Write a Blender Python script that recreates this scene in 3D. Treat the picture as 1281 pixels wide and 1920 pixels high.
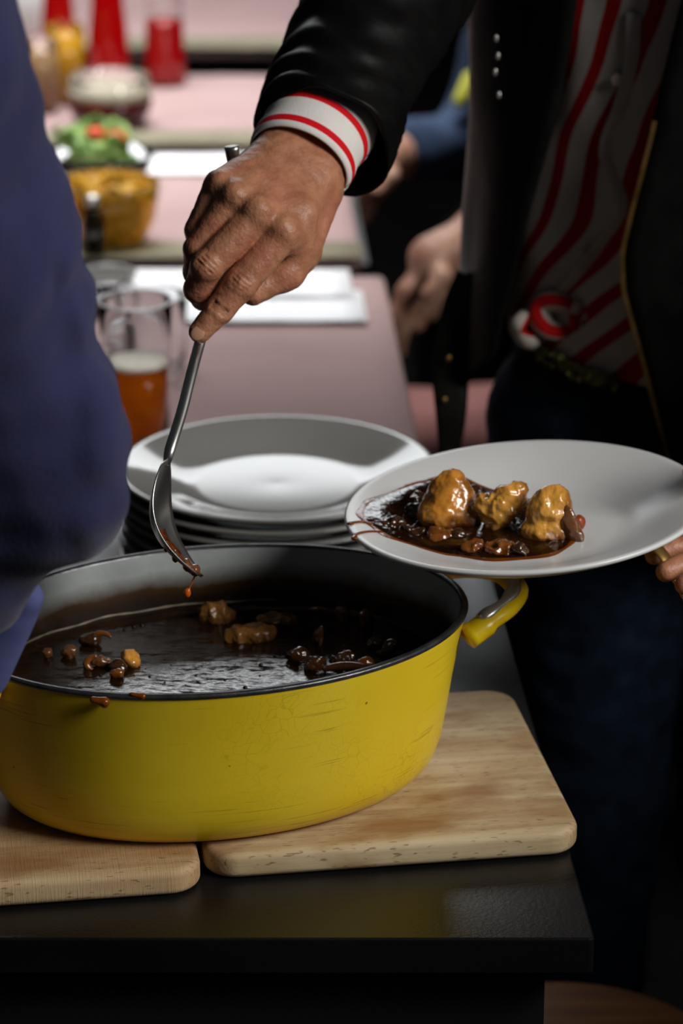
import bpy, math, random
import numpy as np
from mathutils import Vector, Matrix, noise as mnoise
random.seed(7)
# ------------------------------------------------------------------ camera, world, lights, exposure
S = bpy.context.scene
for o in list(bpy.data.objects): bpy.data.objects.remove(o)
C = bpy.data.collections.new('scene'); S.collection.children.link(C)
FPX, CX0, CY0, CAMH, PITCH = 5600.0, 640.5, 960.0, 1.0, math.radians(20.5)
cd = bpy.data.cameras.new('camera'); cam = bpy.data.objects.new('camera', cd); C.objects.link(cam)
cam.location = (0, 0, CAMH); cam.rotation_euler = (math.pi/2-PITCH, 0, 0)
cd.sensor_fit = 'VERTICAL'; cd.sensor_height = 36; cd.sensor_width = 24; cd.lens = 105
cd.dof.use_dof = True; cd.dof.focus_distance = 2.13; cd.dof.aperture_fstop = 5.4
cd.clip_start = .05
S.camera = cam
w = bpy.data.worlds.new('world'); S.world = w; w.use_nodes = True
w.node_tree.nodes['Background'].inputs[0].default_value = (.75, .86, 1, 1)
w.node_tree.nodes['Background'].inputs[1].default_value = .016
def area(name, loc, target, sx, sy, power, col=(1, 1, 1), spread=180):
    l = bpy.data.lights.new(name, 'AREA'); l.shape = 'RECTANGLE'; l.size = sx; l.size_y = sy; l.energy = power; l.color = col; l.spread = math.radians(spread)
    o = bpy.data.objects.new(name, l); C.objects.link(o); o.location = loc
    o.rotation_euler = (Vector(target)-Vector(loc)).to_track_quat('-Z', 'Y').to_euler(); return o
area('daylight_far_opening', (-.4, 7.6, 2.40), (-.2, 3.0, .3), 3.2, .95, 48, (.95, .98, 1))
area('daylight_over_far_tables', (-.5, 4.25, 2.7), (-.5, 4.26, 0), 1.9, 1.4, 27, (1, 1, 1), 60)
area('daylight_right_opening', (2.25, .72, 1.9), (0, 2.05, .12), 1.3, 1.1, 84, (1, .985, .96))
S.view_settings.view_transform = 'Standard'; S.view_settings.look = 'None'
S.view_settings.exposure = 0; S.view_settings.gamma = 1; S.view_settings.use_curve_mapping = False

# ------------------------------------------------------------------ helpers
def ray(px, py):
    u = (px-CX0)/FPX; v = -(py-CY0)/FPX; c, s = math.cos(PITCH), math.sin(PITCH)
    return Vector((u, c+v*s, -s+v*c))
ORG = Vector((0, 0, CAMH))
def atz(px, py, z): r = ray(px, py); return ORG+r*((z-CAMH)/r.z)
def aty(px, py, y): r = ray(px, py); return ORG+r*(y/r.y)
def atplane(px, py, o, n): r = ray(px, py); return ORG+r*((o-ORG).dot(n)/r.dot(n))
RIGHT = Vector((1, 0, 0)); FWD = Vector((0, math.cos(PITCH), -math.sin(PITCH))); UP = Vector((0, math.sin(PITCH), math.cos(PITCH)))
def lin(r, g, b):
    f = lambda c: (c/255/12.92) if c/255 <= .04045 else ((c/255+.055)/1.055)**2.4
    return (f(r), f(g), f(b))

def mat(name, c1, c2=None, rough=.5, metal=0, scale=20, detail=4, stretch=(1, 1, 1), bump=0, bscale=80, bstretch=(1, 1, 1), spec=.5, trans=0, ior=1.45, coat=0, lo=.35, hi=.65, extra=None, sheen=0):
    m = bpy.data.materials.new(name); m.use_nodes = True; nt = m.node_tree; N = nt.nodes; L = nt.links
    p = N['Principled BSDF']; p.inputs['Base Color'].default_value = (*c1, 1); p.inputs['Roughness'].default_value = rough
    p.inputs['Metallic'].default_value = metal; p.inputs['Specular IOR Level'].default_value = spec
    p.inputs['Transmission Weight'].default_value = trans; p.inputs['IOR'].default_value = ior; p.inputs['Coat Weight'].default_value = coat
    p.inputs['Coat Roughness'].default_value = .08; p.inputs['Sheen Weight'].default_value = sheen
    tc = N.new('ShaderNodeTexCoord')
    def mapped(st):
        mp = N.new('ShaderNodeMapping'); mp.inputs['Scale'].default_value = st; L.new(tc.outputs['Object'], mp.inputs['Vector']); return mp.outputs[0]
    col = None
    if c2 is not None:
        n = N.new('ShaderNodeTexNoise'); n.inputs['Scale'].default_value = scale; n.inputs['Detail'].default_value = detail
        L.new(mapped(stretch), n.inputs['Vector'])
        r = N.new('ShaderNodeValToRGB'); r.color_ramp.elements[0].position = lo; r.color_ramp.elements[1].position = hi
        r.color_ramp.elements[0].color = (*c1, 1); r.color_ramp.elements[1].color = (*c2, 1)
        L.new(n.outputs['Fac'], r.inputs[0]); col = r.outputs[0]; L.new(col, p.inputs['Base Color'])
    if bump:
        n = N.new('ShaderNodeTexNoise'); n.inputs['Scale'].default_value = bscale; n.inputs['Detail'].default_value = 5
        L.new(mapped(bstretch), n.inputs['Vector'])
        b = N.new('ShaderNodeBump'); b.inputs['Strength'].default_value = 1; b.inputs['Distance'].default_value = bump
        L.new(n.outputs['Fac'], b.inputs['Height']); L.new(b.outputs[0], p.inputs['Normal'])
    if extra: extra(m, nt, p, tc, col, mapped)
    return m
def mixc(nt, fac, a, b):
    x = nt.nodes.new('ShaderNodeMix'); x.data_type = 'RGBA'
    nt.links.new(fac, x.inputs[0])
    for sock, v in ((x.inputs[6], a), (x.inputs[7], b)):
        if isinstance(v, tuple): sock.default_value = (*v, 1)
        else: nt.links.new(v, sock)
    return x.outputs[2]
def ramp(nt, fac, p0, p1, a=0, b=1):
    r = nt.nodes.new('ShaderNodeMapRange'); nt.links.new(fac, r.inputs[0])
    r.inputs[1].default_value = p0; r.inputs[2].default_value = p1; r.inputs[3].default_value = a; r.inputs[4].default_value = b
    return r.outputs[0]

def mesh(name, v, f, m, parent=None, smooth=True, uv=None, loc=None):
    me = bpy.data.meshes.new(name)
    v = [tuple(map(float, x)) for x in v]
    if loc is None and parent is None:
        a = np.array(v); loc = ((a[:, 0].min()+a[:, 0].max())/2, (a[:, 1].min()+a[:, 1].max())/2, a[:, 2].min())
    if parent is not None: loc = tuple(parent.location) if parent.parent is None else tuple(parent.location+parent.parent.location)
    v = [(x-loc[0], y-loc[1], z-loc[2]) for x, y, z in v]
    me.from_pydata(v, [], [list(map(int, x)) for x in f]); me.update()
    if smooth: me.polygons.foreach_set('use_smooth', [True]*len(me.polygons))
    if uv is not None:
        ul = me.uv_layers.new(name='UVMap'); 
        li = np.zeros(len(me.loops), dtype=np.int32); me.loops.foreach_get('vertex_index', li)
        ul.data.foreach_set('uv', np.array(uv, dtype=np.float32)[li].ravel())
    me.materials.append(m)
    o = bpy.data.objects.new(name, me); C.objects.link(o)
    if parent is None: o.location = loc
    else: o.parent = parent
    return o
def world_loc(o): return o.location
def empty(name, loc):
    o = bpy.data.objects.new(name, None); C.objects.link(o); o.location = loc; o.empty_display_size = .02; return o
def tag(o, label, cat, group=None, kind=None):
    o['label'] = label; o['category'] = cat
    if group: o['group'] = group
    if kind: o['kind'] = kind
    return o
def join(*parts):
    V = []; F = []
    for v, f in parts:
        b = len(V); V += [tuple(x) for x in v]; F += [[i+b for i in q] for q in f]
    return V, F
def xform(vf, M):
    return [tuple(M @ Vector(p)) for p in vf[0]], vf[1]
def box(a, b, bev=0):
    (x0, y0, z0), (x1, y1, z1) = a, b
    if not bev:
        v = [(x, y, z) for z in (z0, z1) for y in (y0, y1) for x in (x0, x1)]
        return v, [[0, 2, 3, 1], [4, 5, 7, 6], [0, 1, 5, 4], [2, 6, 7, 3], [0, 4, 6, 2], [1, 3, 7, 5]]
    return rbox(x0, y0, x1, y1, z0, z1, max(bev*1.01, .0005), bev)
def rbox(x0, y0, x1, y1, z0, z1, R, e, nc=8, ne=4):
    """slab with rounded corners (R) and rounded edges (e)"""
    prof = [(e*(1-math.sin(t)), z0+e*(1-math.cos(t))) for t in [math.pi/2*i/ne for i in range(ne+1)]]
    prof += [(e*(1-math.sin(t)), z1-e*(1-math.cos(t))) for t in [math.pi/2*(ne-i)/ne for i in range(ne+1)]]
    V = []; F = []
    cs = [(x1-R, y0+R, -90), (x1-R, y1-R, 0), (x0+R, y1-R, 90), (x0+R, y0+R, 180)]
    n = 4*(nc+1)
    for ins, z in prof:
        for cx, cy, a0 in cs:
            for i in range(nc+1):
                a = math.radians(a0+90*i/nc); V.append((cx+(R-ins)*math.cos(a), cy+(R-ins)*math.sin(a), z))
    for k in range(len(prof)-1):
        for i in range(n): F.append([k*n+i, k*n+(i+1) % n, (k+1)*n+(i+1) % n, (k+1)*n+i])
    F.append([i for i in range(n)][::-1]); F.append([(len(prof)-1)*n+i for i in range(n)])
    return V, F
def lathe(prof, n=48, c=(0, 0, 0), sx=1, sy=1):
    V = []; F = []
    for r, z in prof:
        for i in range(n):
            a = 2*math.pi*i/n; V.append((c[0]+r*sx*math.cos(a), c[1]+r*sy*math.sin(a), c[2]+z))
    for k in range(len(prof)-1):
        for i in range(n): F.append([k*n+i, k*n+(i+1) % n, (k+1)*n+(i+1) % n, (k+1)*n+i])
    if prof[0][0] > 1e-6: F.append(list(range(n))[::-1])
    if prof[-1][0] > 1e-6: F.append([(len(prof)-1)*n+i for i in range(n)])
    return V, F
def lathe_open(prof, n=48, c=(0, 0, 0)):
    V, F = lathe(prof, n, c); return V, [f for f in F if len(f) == 4]
def spline(pts, n):
    """catmull-rom through rows of any dimension"""
    P = np.array(pts, float); P = np.vstack([2*P[0]-P[1], P, 2*P[-1]-P[-2]]); out = []
    m = len(P)-3
    for i in range(n+1):
        t = m*i/n; k = min(int(t), m-1); t -= k
        a, b, c, d = P[k:k+4]
        out.append(.5*((2*b)+(-a+c)*t+(2*a-5*b+4*c-d)*t*t+(-a+3*b-3*c+d)*t**3))
    return np.array(out)
def tube(path, rad, n=12, flat=None, cap=True, ref=None):
    """sweep a circle (or flat ellipse) along a path"""
    P = [Vector(p) for p in path]; V = []; F = []; m = len(P)
    if not hasattr(rad, '__len__'): rad = [rad]*m
    up = Vector(ref) if ref else Vector((0, 0, 1)); prev = None
    for k in range(m):
        t = (P[min(k+1, m-1)]-P[max(k-1, 0)]).normalized()
        if prev is None:
            a = t.cross(up)
            if a.length < 1e-4: a = t.cross(Vector((1, 0, 0)))
            a.normalize()
        else: a = (prev-t*prev.dot(t)).normalized()
        prev = a; b = t.cross(a)
        fl = 1 if flat is None else (flat[k] if hasattr(flat, '__len__') else flat)
        for i in range(n):
            g = 2*math.pi*i/n; V.append(P[k]+a*(rad[k]*math.cos(g))+b*(rad[k]*fl*math.sin(g)))
    for k in range(m-1):
        for i in range(n): F.append([k*n+i, (k*n+(i+1) % n), (k+1)*n+(i+1) % n, (k+1)*n+i])
    if cap: F.append(list(range(n))[::-1]); F.append([(m-1)*n+i for i in range(n)])
    return V, F
def grid_mesh(P, close_u=False):
    """P[rows][cols] points"""
    R = len(P); Cc = len(P[0]); V = [p for r in P for p in r]; F = []
    for i in range(R-1):
        for j in range(Cc if close_u else Cc-1):
            F.append([i*Cc+j, i*Cc+(j+1) % Cc, (i+1)*Cc+(j+1) % Cc, (i+1)*Cc+j])
    return V, F
def solid(vf, th):
    """thicken an open sheet along its vertex normals"""
    V = np.array([tuple(p) for p in vf[0]]); F = vf[1]; N = np.zeros_like(V)
    for f in F:
        n = np.cross(V[f[1]]-V[f[0]], V[f[2]]-V[f[0]]); 
        for i in f: N[i] += n
    N /= np.maximum(np.linalg.norm(N, axis=1), 1e-12)[:, None]
    b = len(V); V2 = np.vstack([V, V-N*th]); F2 = [list(f) for f in F]+[[i+b for i in f][::-1] for f in F]
    cnt = {}
    for f in F:
        for i in range(len(f)): e = (f[i], f[(i+1) % len(f)]); cnt[e] = cnt.get(e, 0)+1
    for (i, j) in list(cnt):
        if (j, i) not in cnt: F2.append([j, i, i+b, j+b])
    return V2, F2
def nz(p, s, seed=0): return mnoise.noise(Vector((p[0]*s+seed*17.3, p[1]*s-seed*5.1, p[2]*s+seed*2.7)))

# signed distance modelling: tapered capsules and ellipsoids blended smoothly, surfaced with naive surface nets
def cap(a, b, ra, rb, k=.006): return ('c', np.array(a, float), np.array(b, float), ra, rb, k)
def ell(c, r, k=.006, M=None): return ('e', np.array(c, float), np.array(r, float), k, None if M is None else np.array(M))
def cut(a, b, r, k=.002): return ('x', np.array(a, float), np.array(b, float), r, r, k)
def chain(pts, rad, k=.006): return [cap(pts[i], pts[i+1], rad[i], rad[i+1], k) for i in range(len(pts)-1)]
def sdf(prims, h):
    lo = np.min([np.minimum(p[1], p[2])-max(p[3], p[4]) if p[0] == 'c' else p[1]-max(p[2]) for p in prims if p[0] != 'x'], axis=0)-4*h-.004
    hi = np.max([np.maximum(p[1], p[2])+max(p[3], p[4]) if p[0] == 'c' else p[1]+max(p[2]) for p in prims if p[0] != 'x'], axis=0)+4*h+.004
    dim = np.ceil((hi-lo)/h).astype(int)+1
    D = np.full(dim, 1.0, dtype=np.float32)
    ax = [lo[i]+h*np.arange(dim[i], dtype=np.float32) for i in range(3)]
    for p in prims:
        if p[0] in 'cx': k = p[5]; r = max(p[3], p[4]); a = np.minimum(p[1], p[2])-r; b = np.maximum(p[1], p[2])+r
        else: k = p[3]; a = p[1]-max(p[2]); b = p[1]+max(p[2])
        mg = k+3*h
        i0 = np.clip(np.floor((a-mg-lo)/h).astype(int), 0, dim); i1 = np.clip(np.ceil((b+mg-lo)/h).astype(int)+1, 0, dim)
        sl = tuple(slice(i0[i], i1[i]) for i in range(3))
        X = ax[0][sl[0]][:, None, None]; Y = ax[1][sl[1]][None, :, None]; Z = ax[2][sl[2]][None, None, :]
        if p[0] in 'cx':
            d = p[2]-p[1]; dd = max(float(d@d), 1e-12)
            px, py, pz = X-p[1][0], Y-p[1][1], Z-p[1][2]
            t = np.clip((px*d[0]+py*d[1]+pz*d[2])/dd, 0, 1)
            q = np.sqrt((px-t*d[0])**2+(py-t*d[1])**2+(pz-t*d[2])**2)-(p[3]+(p[4]-p[3])*t)
        else:
            x, y, z = X-p[1][0], Y-p[1][1], Z-p[1][2]
            if p[4] is not None:
                M = p[4]; x, y, z = (M[0, 0]*x+M[1, 0]*y+M[2, 0]*z, M[0, 1]*x+M[1, 1]*y+M[2, 1]*z, M[0, 2]*x+M[1, 2]*y+M[2, 2]*z)
            r = p[2]; k0 = np.sqrt((x/r[0])**2+(y/r[1])**2+(z/r[2])**2); k1 = np.sqrt((x/r[0]**2)**2+(y/r[1]**2)**2+(z/r[2]**2)**2)
            q = k0*(k0-1)/np.maximum(k1, 1e-9)
        A = D[sl]
        if p[0] == 'x':
            e = np.maximum(k-np.abs(A+q), 0)/k; D[sl] = np.maximum(A, -q)+e*e*k*.25
        else:
            e = np.maximum(k-np.abs(A-q), 0)/k; D[sl] = np.minimum(A, q)-e*e*k*.25
    ins = D < 0
    cs = np.zeros(tuple(dim-1), dtype=np.int8)
    offs = [(i, j, k) for i in (0, 1) for j in (0, 1) for k in (0, 1)]
    for i, j, k in offs: cs += ins[i:dim[0]-1+i, j:dim[1]-1+j, k:dim[2]-1+k]
    ac = np.argwhere((cs > 0) & (cs < 8))
    val = np.stack([D[ac[:, 0]+i, ac[:, 1]+j, ac[:, 2]+k] for i, j, k in offs], 1)
    acc = np.zeros((len(ac), 3)); cnt = np.zeros(len(ac))
    for m in range(8):
        for n in range(m+1, 8):
            df = np.array(offs[n])-np.array(offs[m])
            if np.abs(df).sum() != 1: continue
            s = (val[:, m] < 0) != (val[:, n] < 0)
            t = np.where(s, val[:, m]/np.where(s, val[:, m]-val[:, n], 1), 0)
            acc += np.where(s[:, None], np.array(offs[m])+t[:, None]*df, 0); cnt += s
    V = lo+h*(ac+acc/cnt[:, None])
    idm = np.full(tuple(dim-1), -1, dtype=np.int64); idm[ac[:, 0], ac[:, 1], ac[:, 2]] = np.arange(len(ac))
    F = []
    for a in range(3):
        b, c = (a+1) % 3, (a+2) % 3
        s0 = [slice(None)]*3; s1 = [slice(None)]*3; s0[a] = slice(0, -1); s1[a] = slice(1, None)
        e = np.argwhere(ins[tuple(s0)] != ins[tuple(s1)])
        e = e[(e[:, b] > 0) & (e[:, c] > 0)]
        pos = ins[e[:, 0], e[:, 1], e[:, 2]]
        def cell(db, dc):
            q = e.copy(); q[:, b] -= db; q[:, c] -= dc; return idm[q[:, 0], q[:, 1], q[:, 2]]
        Q = np.stack([cell(1, 1), cell(0, 1), cell(0, 0), cell(1, 0)], 1)
        Q[~pos] = Q[~pos][:, ::-1]; F.append(Q)
    F = np.vstack(F)
    return V, F
def displace(vf, fn):
    """push vertices along normals by fn(point)"""
    V = np.array(vf[0], float); F = np.array(vf[1]); N = np.zeros_like(V)
    n = np.cross(V[F[:, 2]]-V[F[:, 0]], V[F[:, 3]]-V[F[:, 1]])
    for i in range(4): np.add.at(N, F[:, i], n)
    N /= np.maximum(np.linalg.norm(N, axis=1), 1e-12)[:, None]
    d = np.array([fn(p) for p in V]); return V+N*d[:, None], F

# ------------------------------------------------------------------ materials
def wood_extra(m, nt, p, tc, col, mapped):
    L = nt.links; N = nt.nodes
    wv = N.new('ShaderNodeTexNoise'); wv.inputs['Scale'].default_value = 1; wv.inputs['Detail'].default_value = 3
    L.new(mapped((6, 120, 60)), wv.inputs['Vector'])
    c = mixc(nt, ramp(nt, wv.outputs['Fac'], .4, .75, 0, .6), col, lin(150, 105, 60))
    sp = N.new('ShaderNodeTexNoise'); sp.inputs['Scale'].default_value = 1; L.new(mapped((90, 700, 300)), sp.inputs['Vector'])
    c = mixc(nt, ramp(nt, sp.outputs['Fac'], .62, .68, 0, .6), c, lin(95, 58, 30))
    st = N.new('ShaderNodeTexNoise'); st.inputs['Scale'].default_value = 1; st.inputs['Detail'].default_value = 5; L.new(mapped((7, 17, 10)), st.inputs['Vector'])
    c = mixc(nt, ramp(nt, st.outputs['Fac'], .48, .60, 0, .75), c, lin(140, 92, 48))
    L.new(c, p.inputs['Base Color'])
M_wood = mat('beech_wood', lin(206, 186, 150), lin(190, 164, 122), rough=.55, scale=1, stretch=(8, 40, 30), bump=.0003, bscale=1, bstretch=(40, 900, 300), extra=wood_extra)
M_wood2 = mat('beech_wood_worn', lin(192, 166, 128), lin(170, 138, 96), rough=.6, scale=1, stretch=(6, 30, 30), bump=.0004, bscale=1, bstretch=(900, 40, 60), extra=wood_extra)
M_table = mat('black_laminate', (.0035, .0035, .004), (.006, .006, .007), rough=.34, scale=6, bump=.0002, bscale=300, spec=.5)
M_tablecloth_edge = mat('edge_band', (.01, .01, .01), rough=.4)
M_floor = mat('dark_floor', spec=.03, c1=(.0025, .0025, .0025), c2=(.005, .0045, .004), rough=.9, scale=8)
M_stool = mat('stool_wood', lin(120, 78, 44), lin(92, 58, 32), rough=.5, scale=1, stretch=(4, 40, 4))
M_dark = mat('dark_metal', (.01, .01, .011), rough=.45)
def enamel_extra(m, nt, p, tc, col, mapped):
    L = nt.links; N = nt.nodes
    v = N.new('ShaderNodeTexVoronoi'); v.feature = 'DISTANCE_TO_EDGE'; v.inputs['Scale'].default_value = 120
    nn = N.new('ShaderNodeTexNoise'); nn.inputs['Scale'].default_value = 18; L.new(tc.outputs['Object'], nn.inputs['Vector'])
    mx = N.new('ShaderNodeMix'); mx.data_type = 'VECTOR'; mx.inputs[0].default_value = .06
    L.new(tc.outputs['Object'], mx.inputs[4]); L.new(nn.outputs['Color'], mx.inputs[5]); L.new(mx.outputs[1], v.inputs['Vector'])
    msk = N.new('ShaderNodeTexNoise'); msk.inputs['Scale'].default_value = 9; msk.inputs['Detail'].default_value = 3; L.new(tc.outputs['Object'], msk.inputs['Vector'])
    f1 = ramp(nt, v.outputs['Distance'], .012, .035, 1, 0); f2 = ramp(nt, msk.outputs['Fac'], .52, .72, 0, .26)
    mul = N.new('ShaderNodeMath'); mul.operation = 'MULTIPLY'; L.new(f1, mul.inputs[0]); L.new(f2, mul.inputs[1])
    c = mixc(nt, mul.outputs[0], col, lin(96, 74, 10))
    # fine scratches running around the pot and stains
    sc = N.new('ShaderNodeTexNoise'); sc.inputs['Scale'].default_value = 1; sc.inputs['Detail'].default_value = 2; L.new(mapped((14, 14, 620)), sc.inputs['Vector'])
    ms2 = N.new('ShaderNodeTexNoise'); ms2.inputs['Scale'].default_value = 12; L.new(mapped((1, 1, 3)), ms2.inputs['Vector'])
    m2 = N.new('ShaderNodeMath'); m2.operation = 'MULTIPLY'; L.new(ramp(nt, sc.outputs['Fac'], .63, .69, 0, .5), m2.inputs[0]); L.new(ramp(nt, ms2.outputs['Fac'], .48, .62), m2.inputs[1])
    c = mixc(nt, m2.outputs[0], c, lin(120, 90, 15))
    sp = N.new('ShaderNodeTexNoise'); sp.inputs['Scale'].default_value = 120; sp.inputs['Detail'].default_value = 1; L.new(tc.outputs['Object'], sp.inputs['Vector'])
    c = mixc(nt, ramp(nt, sp.outputs['Fac'], .79, .81, 0, .7), c, lin(70, 45, 8))
    L.new(c, p.inputs['Base Color'])
M_yellow = mat('yellow_enamel', lin(236, 206, 46), lin(228, 194, 36), rough=.26, scale=7, spec=.4, extra=enamel_extra, bump=.00015, bscale=40)
M_yellow_h = mat('yellow_enamel_handle', lin(228, 194, 22), lin(206, 168, 14), rough=.3, scale=40, bump=.0003, bscale=90)
M_iron = mat('bare_iron_rim', (.05, .05, .055), (.10, .10, .105), rough=.33, metal=.7, scale=60, bump=.0003, bscale=160)
M_bare = mat('worn_handle_metal', (.62, .60, .57), (.12, .11, .10), rough=.34, metal=.8, scale=70, lo=.58, hi=.8, bump=.0004, bscale=200)
def inner_extra(m, nt, p, tc, col, mapped):
    L = nt.links; N = nt.nodes
    sx = N.new('ShaderNodeSeparateXYZ'); L.new(tc.outputs['Object'], sx.inputs[0])
    nn = N.new('ShaderNodeTexNoise'); nn.inputs['Scale'].default_value = 26; nn.inputs['Detail'].default_value = 6; L.new(tc.outputs['Object'], nn.inputs['Vector'])
    ad = N.new('ShaderNodeMath'); ad.operation = 'MULTIPLY_ADD'; L.new(nn.outputs['Fac'], ad.inputs[0]); ad.inputs[1].default_value = .0164; L.new(sx.outputs['Z'], ad.inputs[2])
    c = mixc(nt, ramp(nt, ad.outputs[0], .112, .127, 1, 0), col, lin(58, 36, 12))
    c = mixc(nt, ramp(nt, ad.outputs[0], .104, .113, 1, 0), c, lin(30, 15, 6))
    L.new(c, p.inputs['Base Color'])
M_inner = mat('grey_enamel_interior', lin(158, 162, 160), lin(136, 140, 138), rough=.35, scale=14, extra=inner_extra, bump=.0004, bscale=120)
M_sauce = mat('stew_sauce', (.010, .0042, .0018), (.020, .009, .0035), rough=.15, scale=35, bump=.0022, bscale=26, bstretch=(1, 2.2, 1), spec=.5)
M_sauce_plate = mat('plate_sauce', (.012, .0035, .0012), (.022, .006, .0018), rough=.07, scale=30, bump=.0008, bscale=110, spec=.5)
M_sauce_thin = mat('thin_sauce', lin(122, 62, 16), lin(100, 46, 10), rough=.2, scale=50, bump=.0004, bscale=150)
M_drop = mat('orange_sauce_drop', lin(196, 96, 16), lin(170, 76, 8), rough=.1, scale=60)
M_chick = mat('sauced_chicken', lin(204, 134, 48), lin(104, 52, 12), rough=.25, scale=30, detail=8, bump=.0022, bscale=40, bstretch=(1, 1, 2.5), coat=1, lo=.44, hi=.60)
M_chick_pale = mat('pale_chicken', lin(220, 156, 64), lin(124, 66, 15), rough=.25, scale=34, detail=8, bump=.0022, bscale=44, bstretch=(2.5, 1, 1), coat=1, lo=.44, hi=.62)
M_chick_dark = mat('stewed_chicken', lin(150, 100, 44), lin(96, 58, 22), rough=.28, scale=60, detail=6, bump=.0012, bscale=170, coat=.4)
M_mush = mat('mushroom', lin(122, 76, 44), lin(82, 48, 26), rough=.16, scale=60, bump=.0006, bscale=120, coat=.6)
M_onion = mat('stewed_onion', lin(140, 80, 30), lin(84, 40, 12), rough=.14, scale=60, bump=.0005, bscale=120, coat=.6)
M_darkveg = mat('dark_stewed_vegetable', lin(70, 40, 20), lin(38, 20, 10), rough=.14, scale=60, bump=.0008, bscale=140, coat=.7)
M_carrot = mat('stewed_carrot', lin(150, 70, 30), lin(120, 50, 18), rough=.25, scale=60, bump=.0006, bscale=140)
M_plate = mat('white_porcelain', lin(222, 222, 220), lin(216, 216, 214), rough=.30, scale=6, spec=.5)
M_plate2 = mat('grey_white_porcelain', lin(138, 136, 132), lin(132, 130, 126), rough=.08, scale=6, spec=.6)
M_steel = mat('steel', (.72, .71, .68), (.6, .59, .56), rough=.33, metal=1, scale=40)
M_gold = mat('brass', lin(190, 150, 90), lin(140, 108, 60), rough=.35, metal=.9, scale=60)
def skin_extra(m, nt, p, tc, col, mapped):
    L = nt.links; N = nt.nodes
    n2 = N.new('ShaderNodeTexNoise'); n2.inputs['Scale'].default_value = 28; n2.inputs['Detail'].default_value = 2; L.new(tc.outputs['Object'], n2.inputs['Vector'])
    c = mixc(nt, ramp(nt, n2.outputs['Fac'], .48, .68, 0, .5), col, lin(176, 102, 82)); L.new(c, p.inputs['Base Color'])
    p.inputs['Subsurface Weight'].default_value = .0
M_skin = mat('skin', lin(182, 126, 94), lin(160, 104, 76), rough=.42, scale=90, detail=6, bump=.0006, bscale=420, extra=skin_extra)
M_skin_far = mat('skin_far', lin(178, 138, 116), lin(160, 112, 92), rough=.5, scale=40)
M_nail = mat('finger_nail', lin(190, 142, 112), lin(178, 126, 100), rough=.28, scale=40)
M_leather = mat('black_leather', (.0035, .0034, .0034), (.006, .0058, .0056), rough=.42, scale=30, bump=.0012, bscale=28, spec=.10)
M_leather2 = mat('black_leather_strap', (.004, .0036, .003), (.008, .007, .006), rough=.5, scale=30, bump=.0008, bscale=60, spec=.2)
M_navy = mat('navy_knit', lin(50, 50, 84), lin(42, 42, 74), rough=.9, scale=10, bump=.0006, bscale=500, spec=.1, sheen=.15)
M_lit_hem = mat('lit_navy_hem', lin(92, 96, 140), lin(80, 84, 128), rough=.9, scale=30, spec=.1)  # paler navy: light falling on the sweater hem, put into the colour
M_denim = mat('jeans_denim', lin(22, 32, 46), lin(34, 48, 66), rough=.9, scale=40, bump=.0005, bscale=600, spec=.15)
M_denim_far = mat('blue_denim_shirt', lin(62, 76, 100), lin(38, 48, 68), rough=.9, scale=14, spec=.1)
M_black = mat('black_cloth', (.0025, .0025, .003), (.005, .005, .006), rough=.9, scale=20, spec=.15)
M_brown = mat('brown_cloth', lin(60, 44, 34), lin(44, 32, 26), rough=.9, scale=20, spec=.1)
M_yellowcloth = mat('yellow_cloth', lin(190, 190, 70), lin(170, 168, 50), rough=.8, scale=20)
def stripe_mat(name, axis, period, frac, white, red, distort=.0, off=0.0):
    def ex(m, nt, p, tc, col, mapped):
        L = nt.links; N = nt.nodes
        s = N.new('ShaderNodeSeparateXYZ'); L.new(tc.outputs['UV'], s.inputs[0])
        src = s.outputs[axis]
        if distort:
            nn = N.new('ShaderNodeTexNoise'); nn.inputs['Scale'].default_value = 9; nn.inputs['Detail'].default_value = 1; L.new(tc.outputs['UV'], nn.inputs['Vector'])
            a = N.new('ShaderNodeMath'); a.operation = 'MULTIPLY_ADD'; L.new(nn.outputs['Fac'], a.inputs[0]); a.inputs[1].default_value = distort; L.new(src, a.inputs[2]); src = a.outputs[0]
        a = N.new('ShaderNodeMath'); a.operation = 'MULTIPLY_ADD'; L.new(src, a.inputs[0]); a.inputs[1].default_value = 1/period; a.inputs[2].default_value = off+100
        f = N.new('ShaderNodeMath'); f.operation = 'FRACT'; L.new(a.outputs[0], f.inputs[0])
        t = N.new('ShaderNodeMath'); t.operation = 'LESS_THAN'; L.new(f.outputs[0], t.inputs[0]); t.inputs[1].default_value = frac
        L.new(mixc(nt, t.outputs[0], col, red), p.inputs['Base Color'])
    return mat(name, white, tuple(c*.94 for c in white), rough=.85, scale=60, bump=.0003, bscale=700, spec=.15, extra=ex)
M_shirt = stripe_mat('striped_shirt_cloth', 0, .031, .40, lin(206, 196, 190), lin(180, 20, 24), distort=.030)
M_cuff = stripe_mat('striped_cuff_cloth', 1, .0285, .24, lin(222, 216, 210), lin(205, 20, 28), off=-.23)
M_pink = mat('pink_paper', lin(172, 146, 144), lin(160, 133, 132), rough=.8, scale=3, bump=.004, bscale=5, bstretch=(.6, 3, 1), spec=.2)
M_pinkdark = mat('dusky_pink_cloth', lin(124, 84, 80), lin(110, 72, 70), rough=.85, scale=4, spec=.2)
M_paper = mat('white_paper', lin(250, 250, 252), lin(246, 246, 249), rough=.45, scale=6)
M_khaki = mat('khaki_tone', lin(128, 122, 100), lin(114, 108, 88), rough=.8, scale=12)
M_glass = mat('clear_glass', (1, 1, 1), rough=.02, trans=1, ior=1.45)
M_glass_thin = mat('thin_clear_glass', (.97, .98, .98), rough=.03, trans=1, ior=1.13)
M_glass_rim = mat('glass_rim', (.9, .9, .92), rough=.12, trans=.45, ior=1.5)
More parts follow.
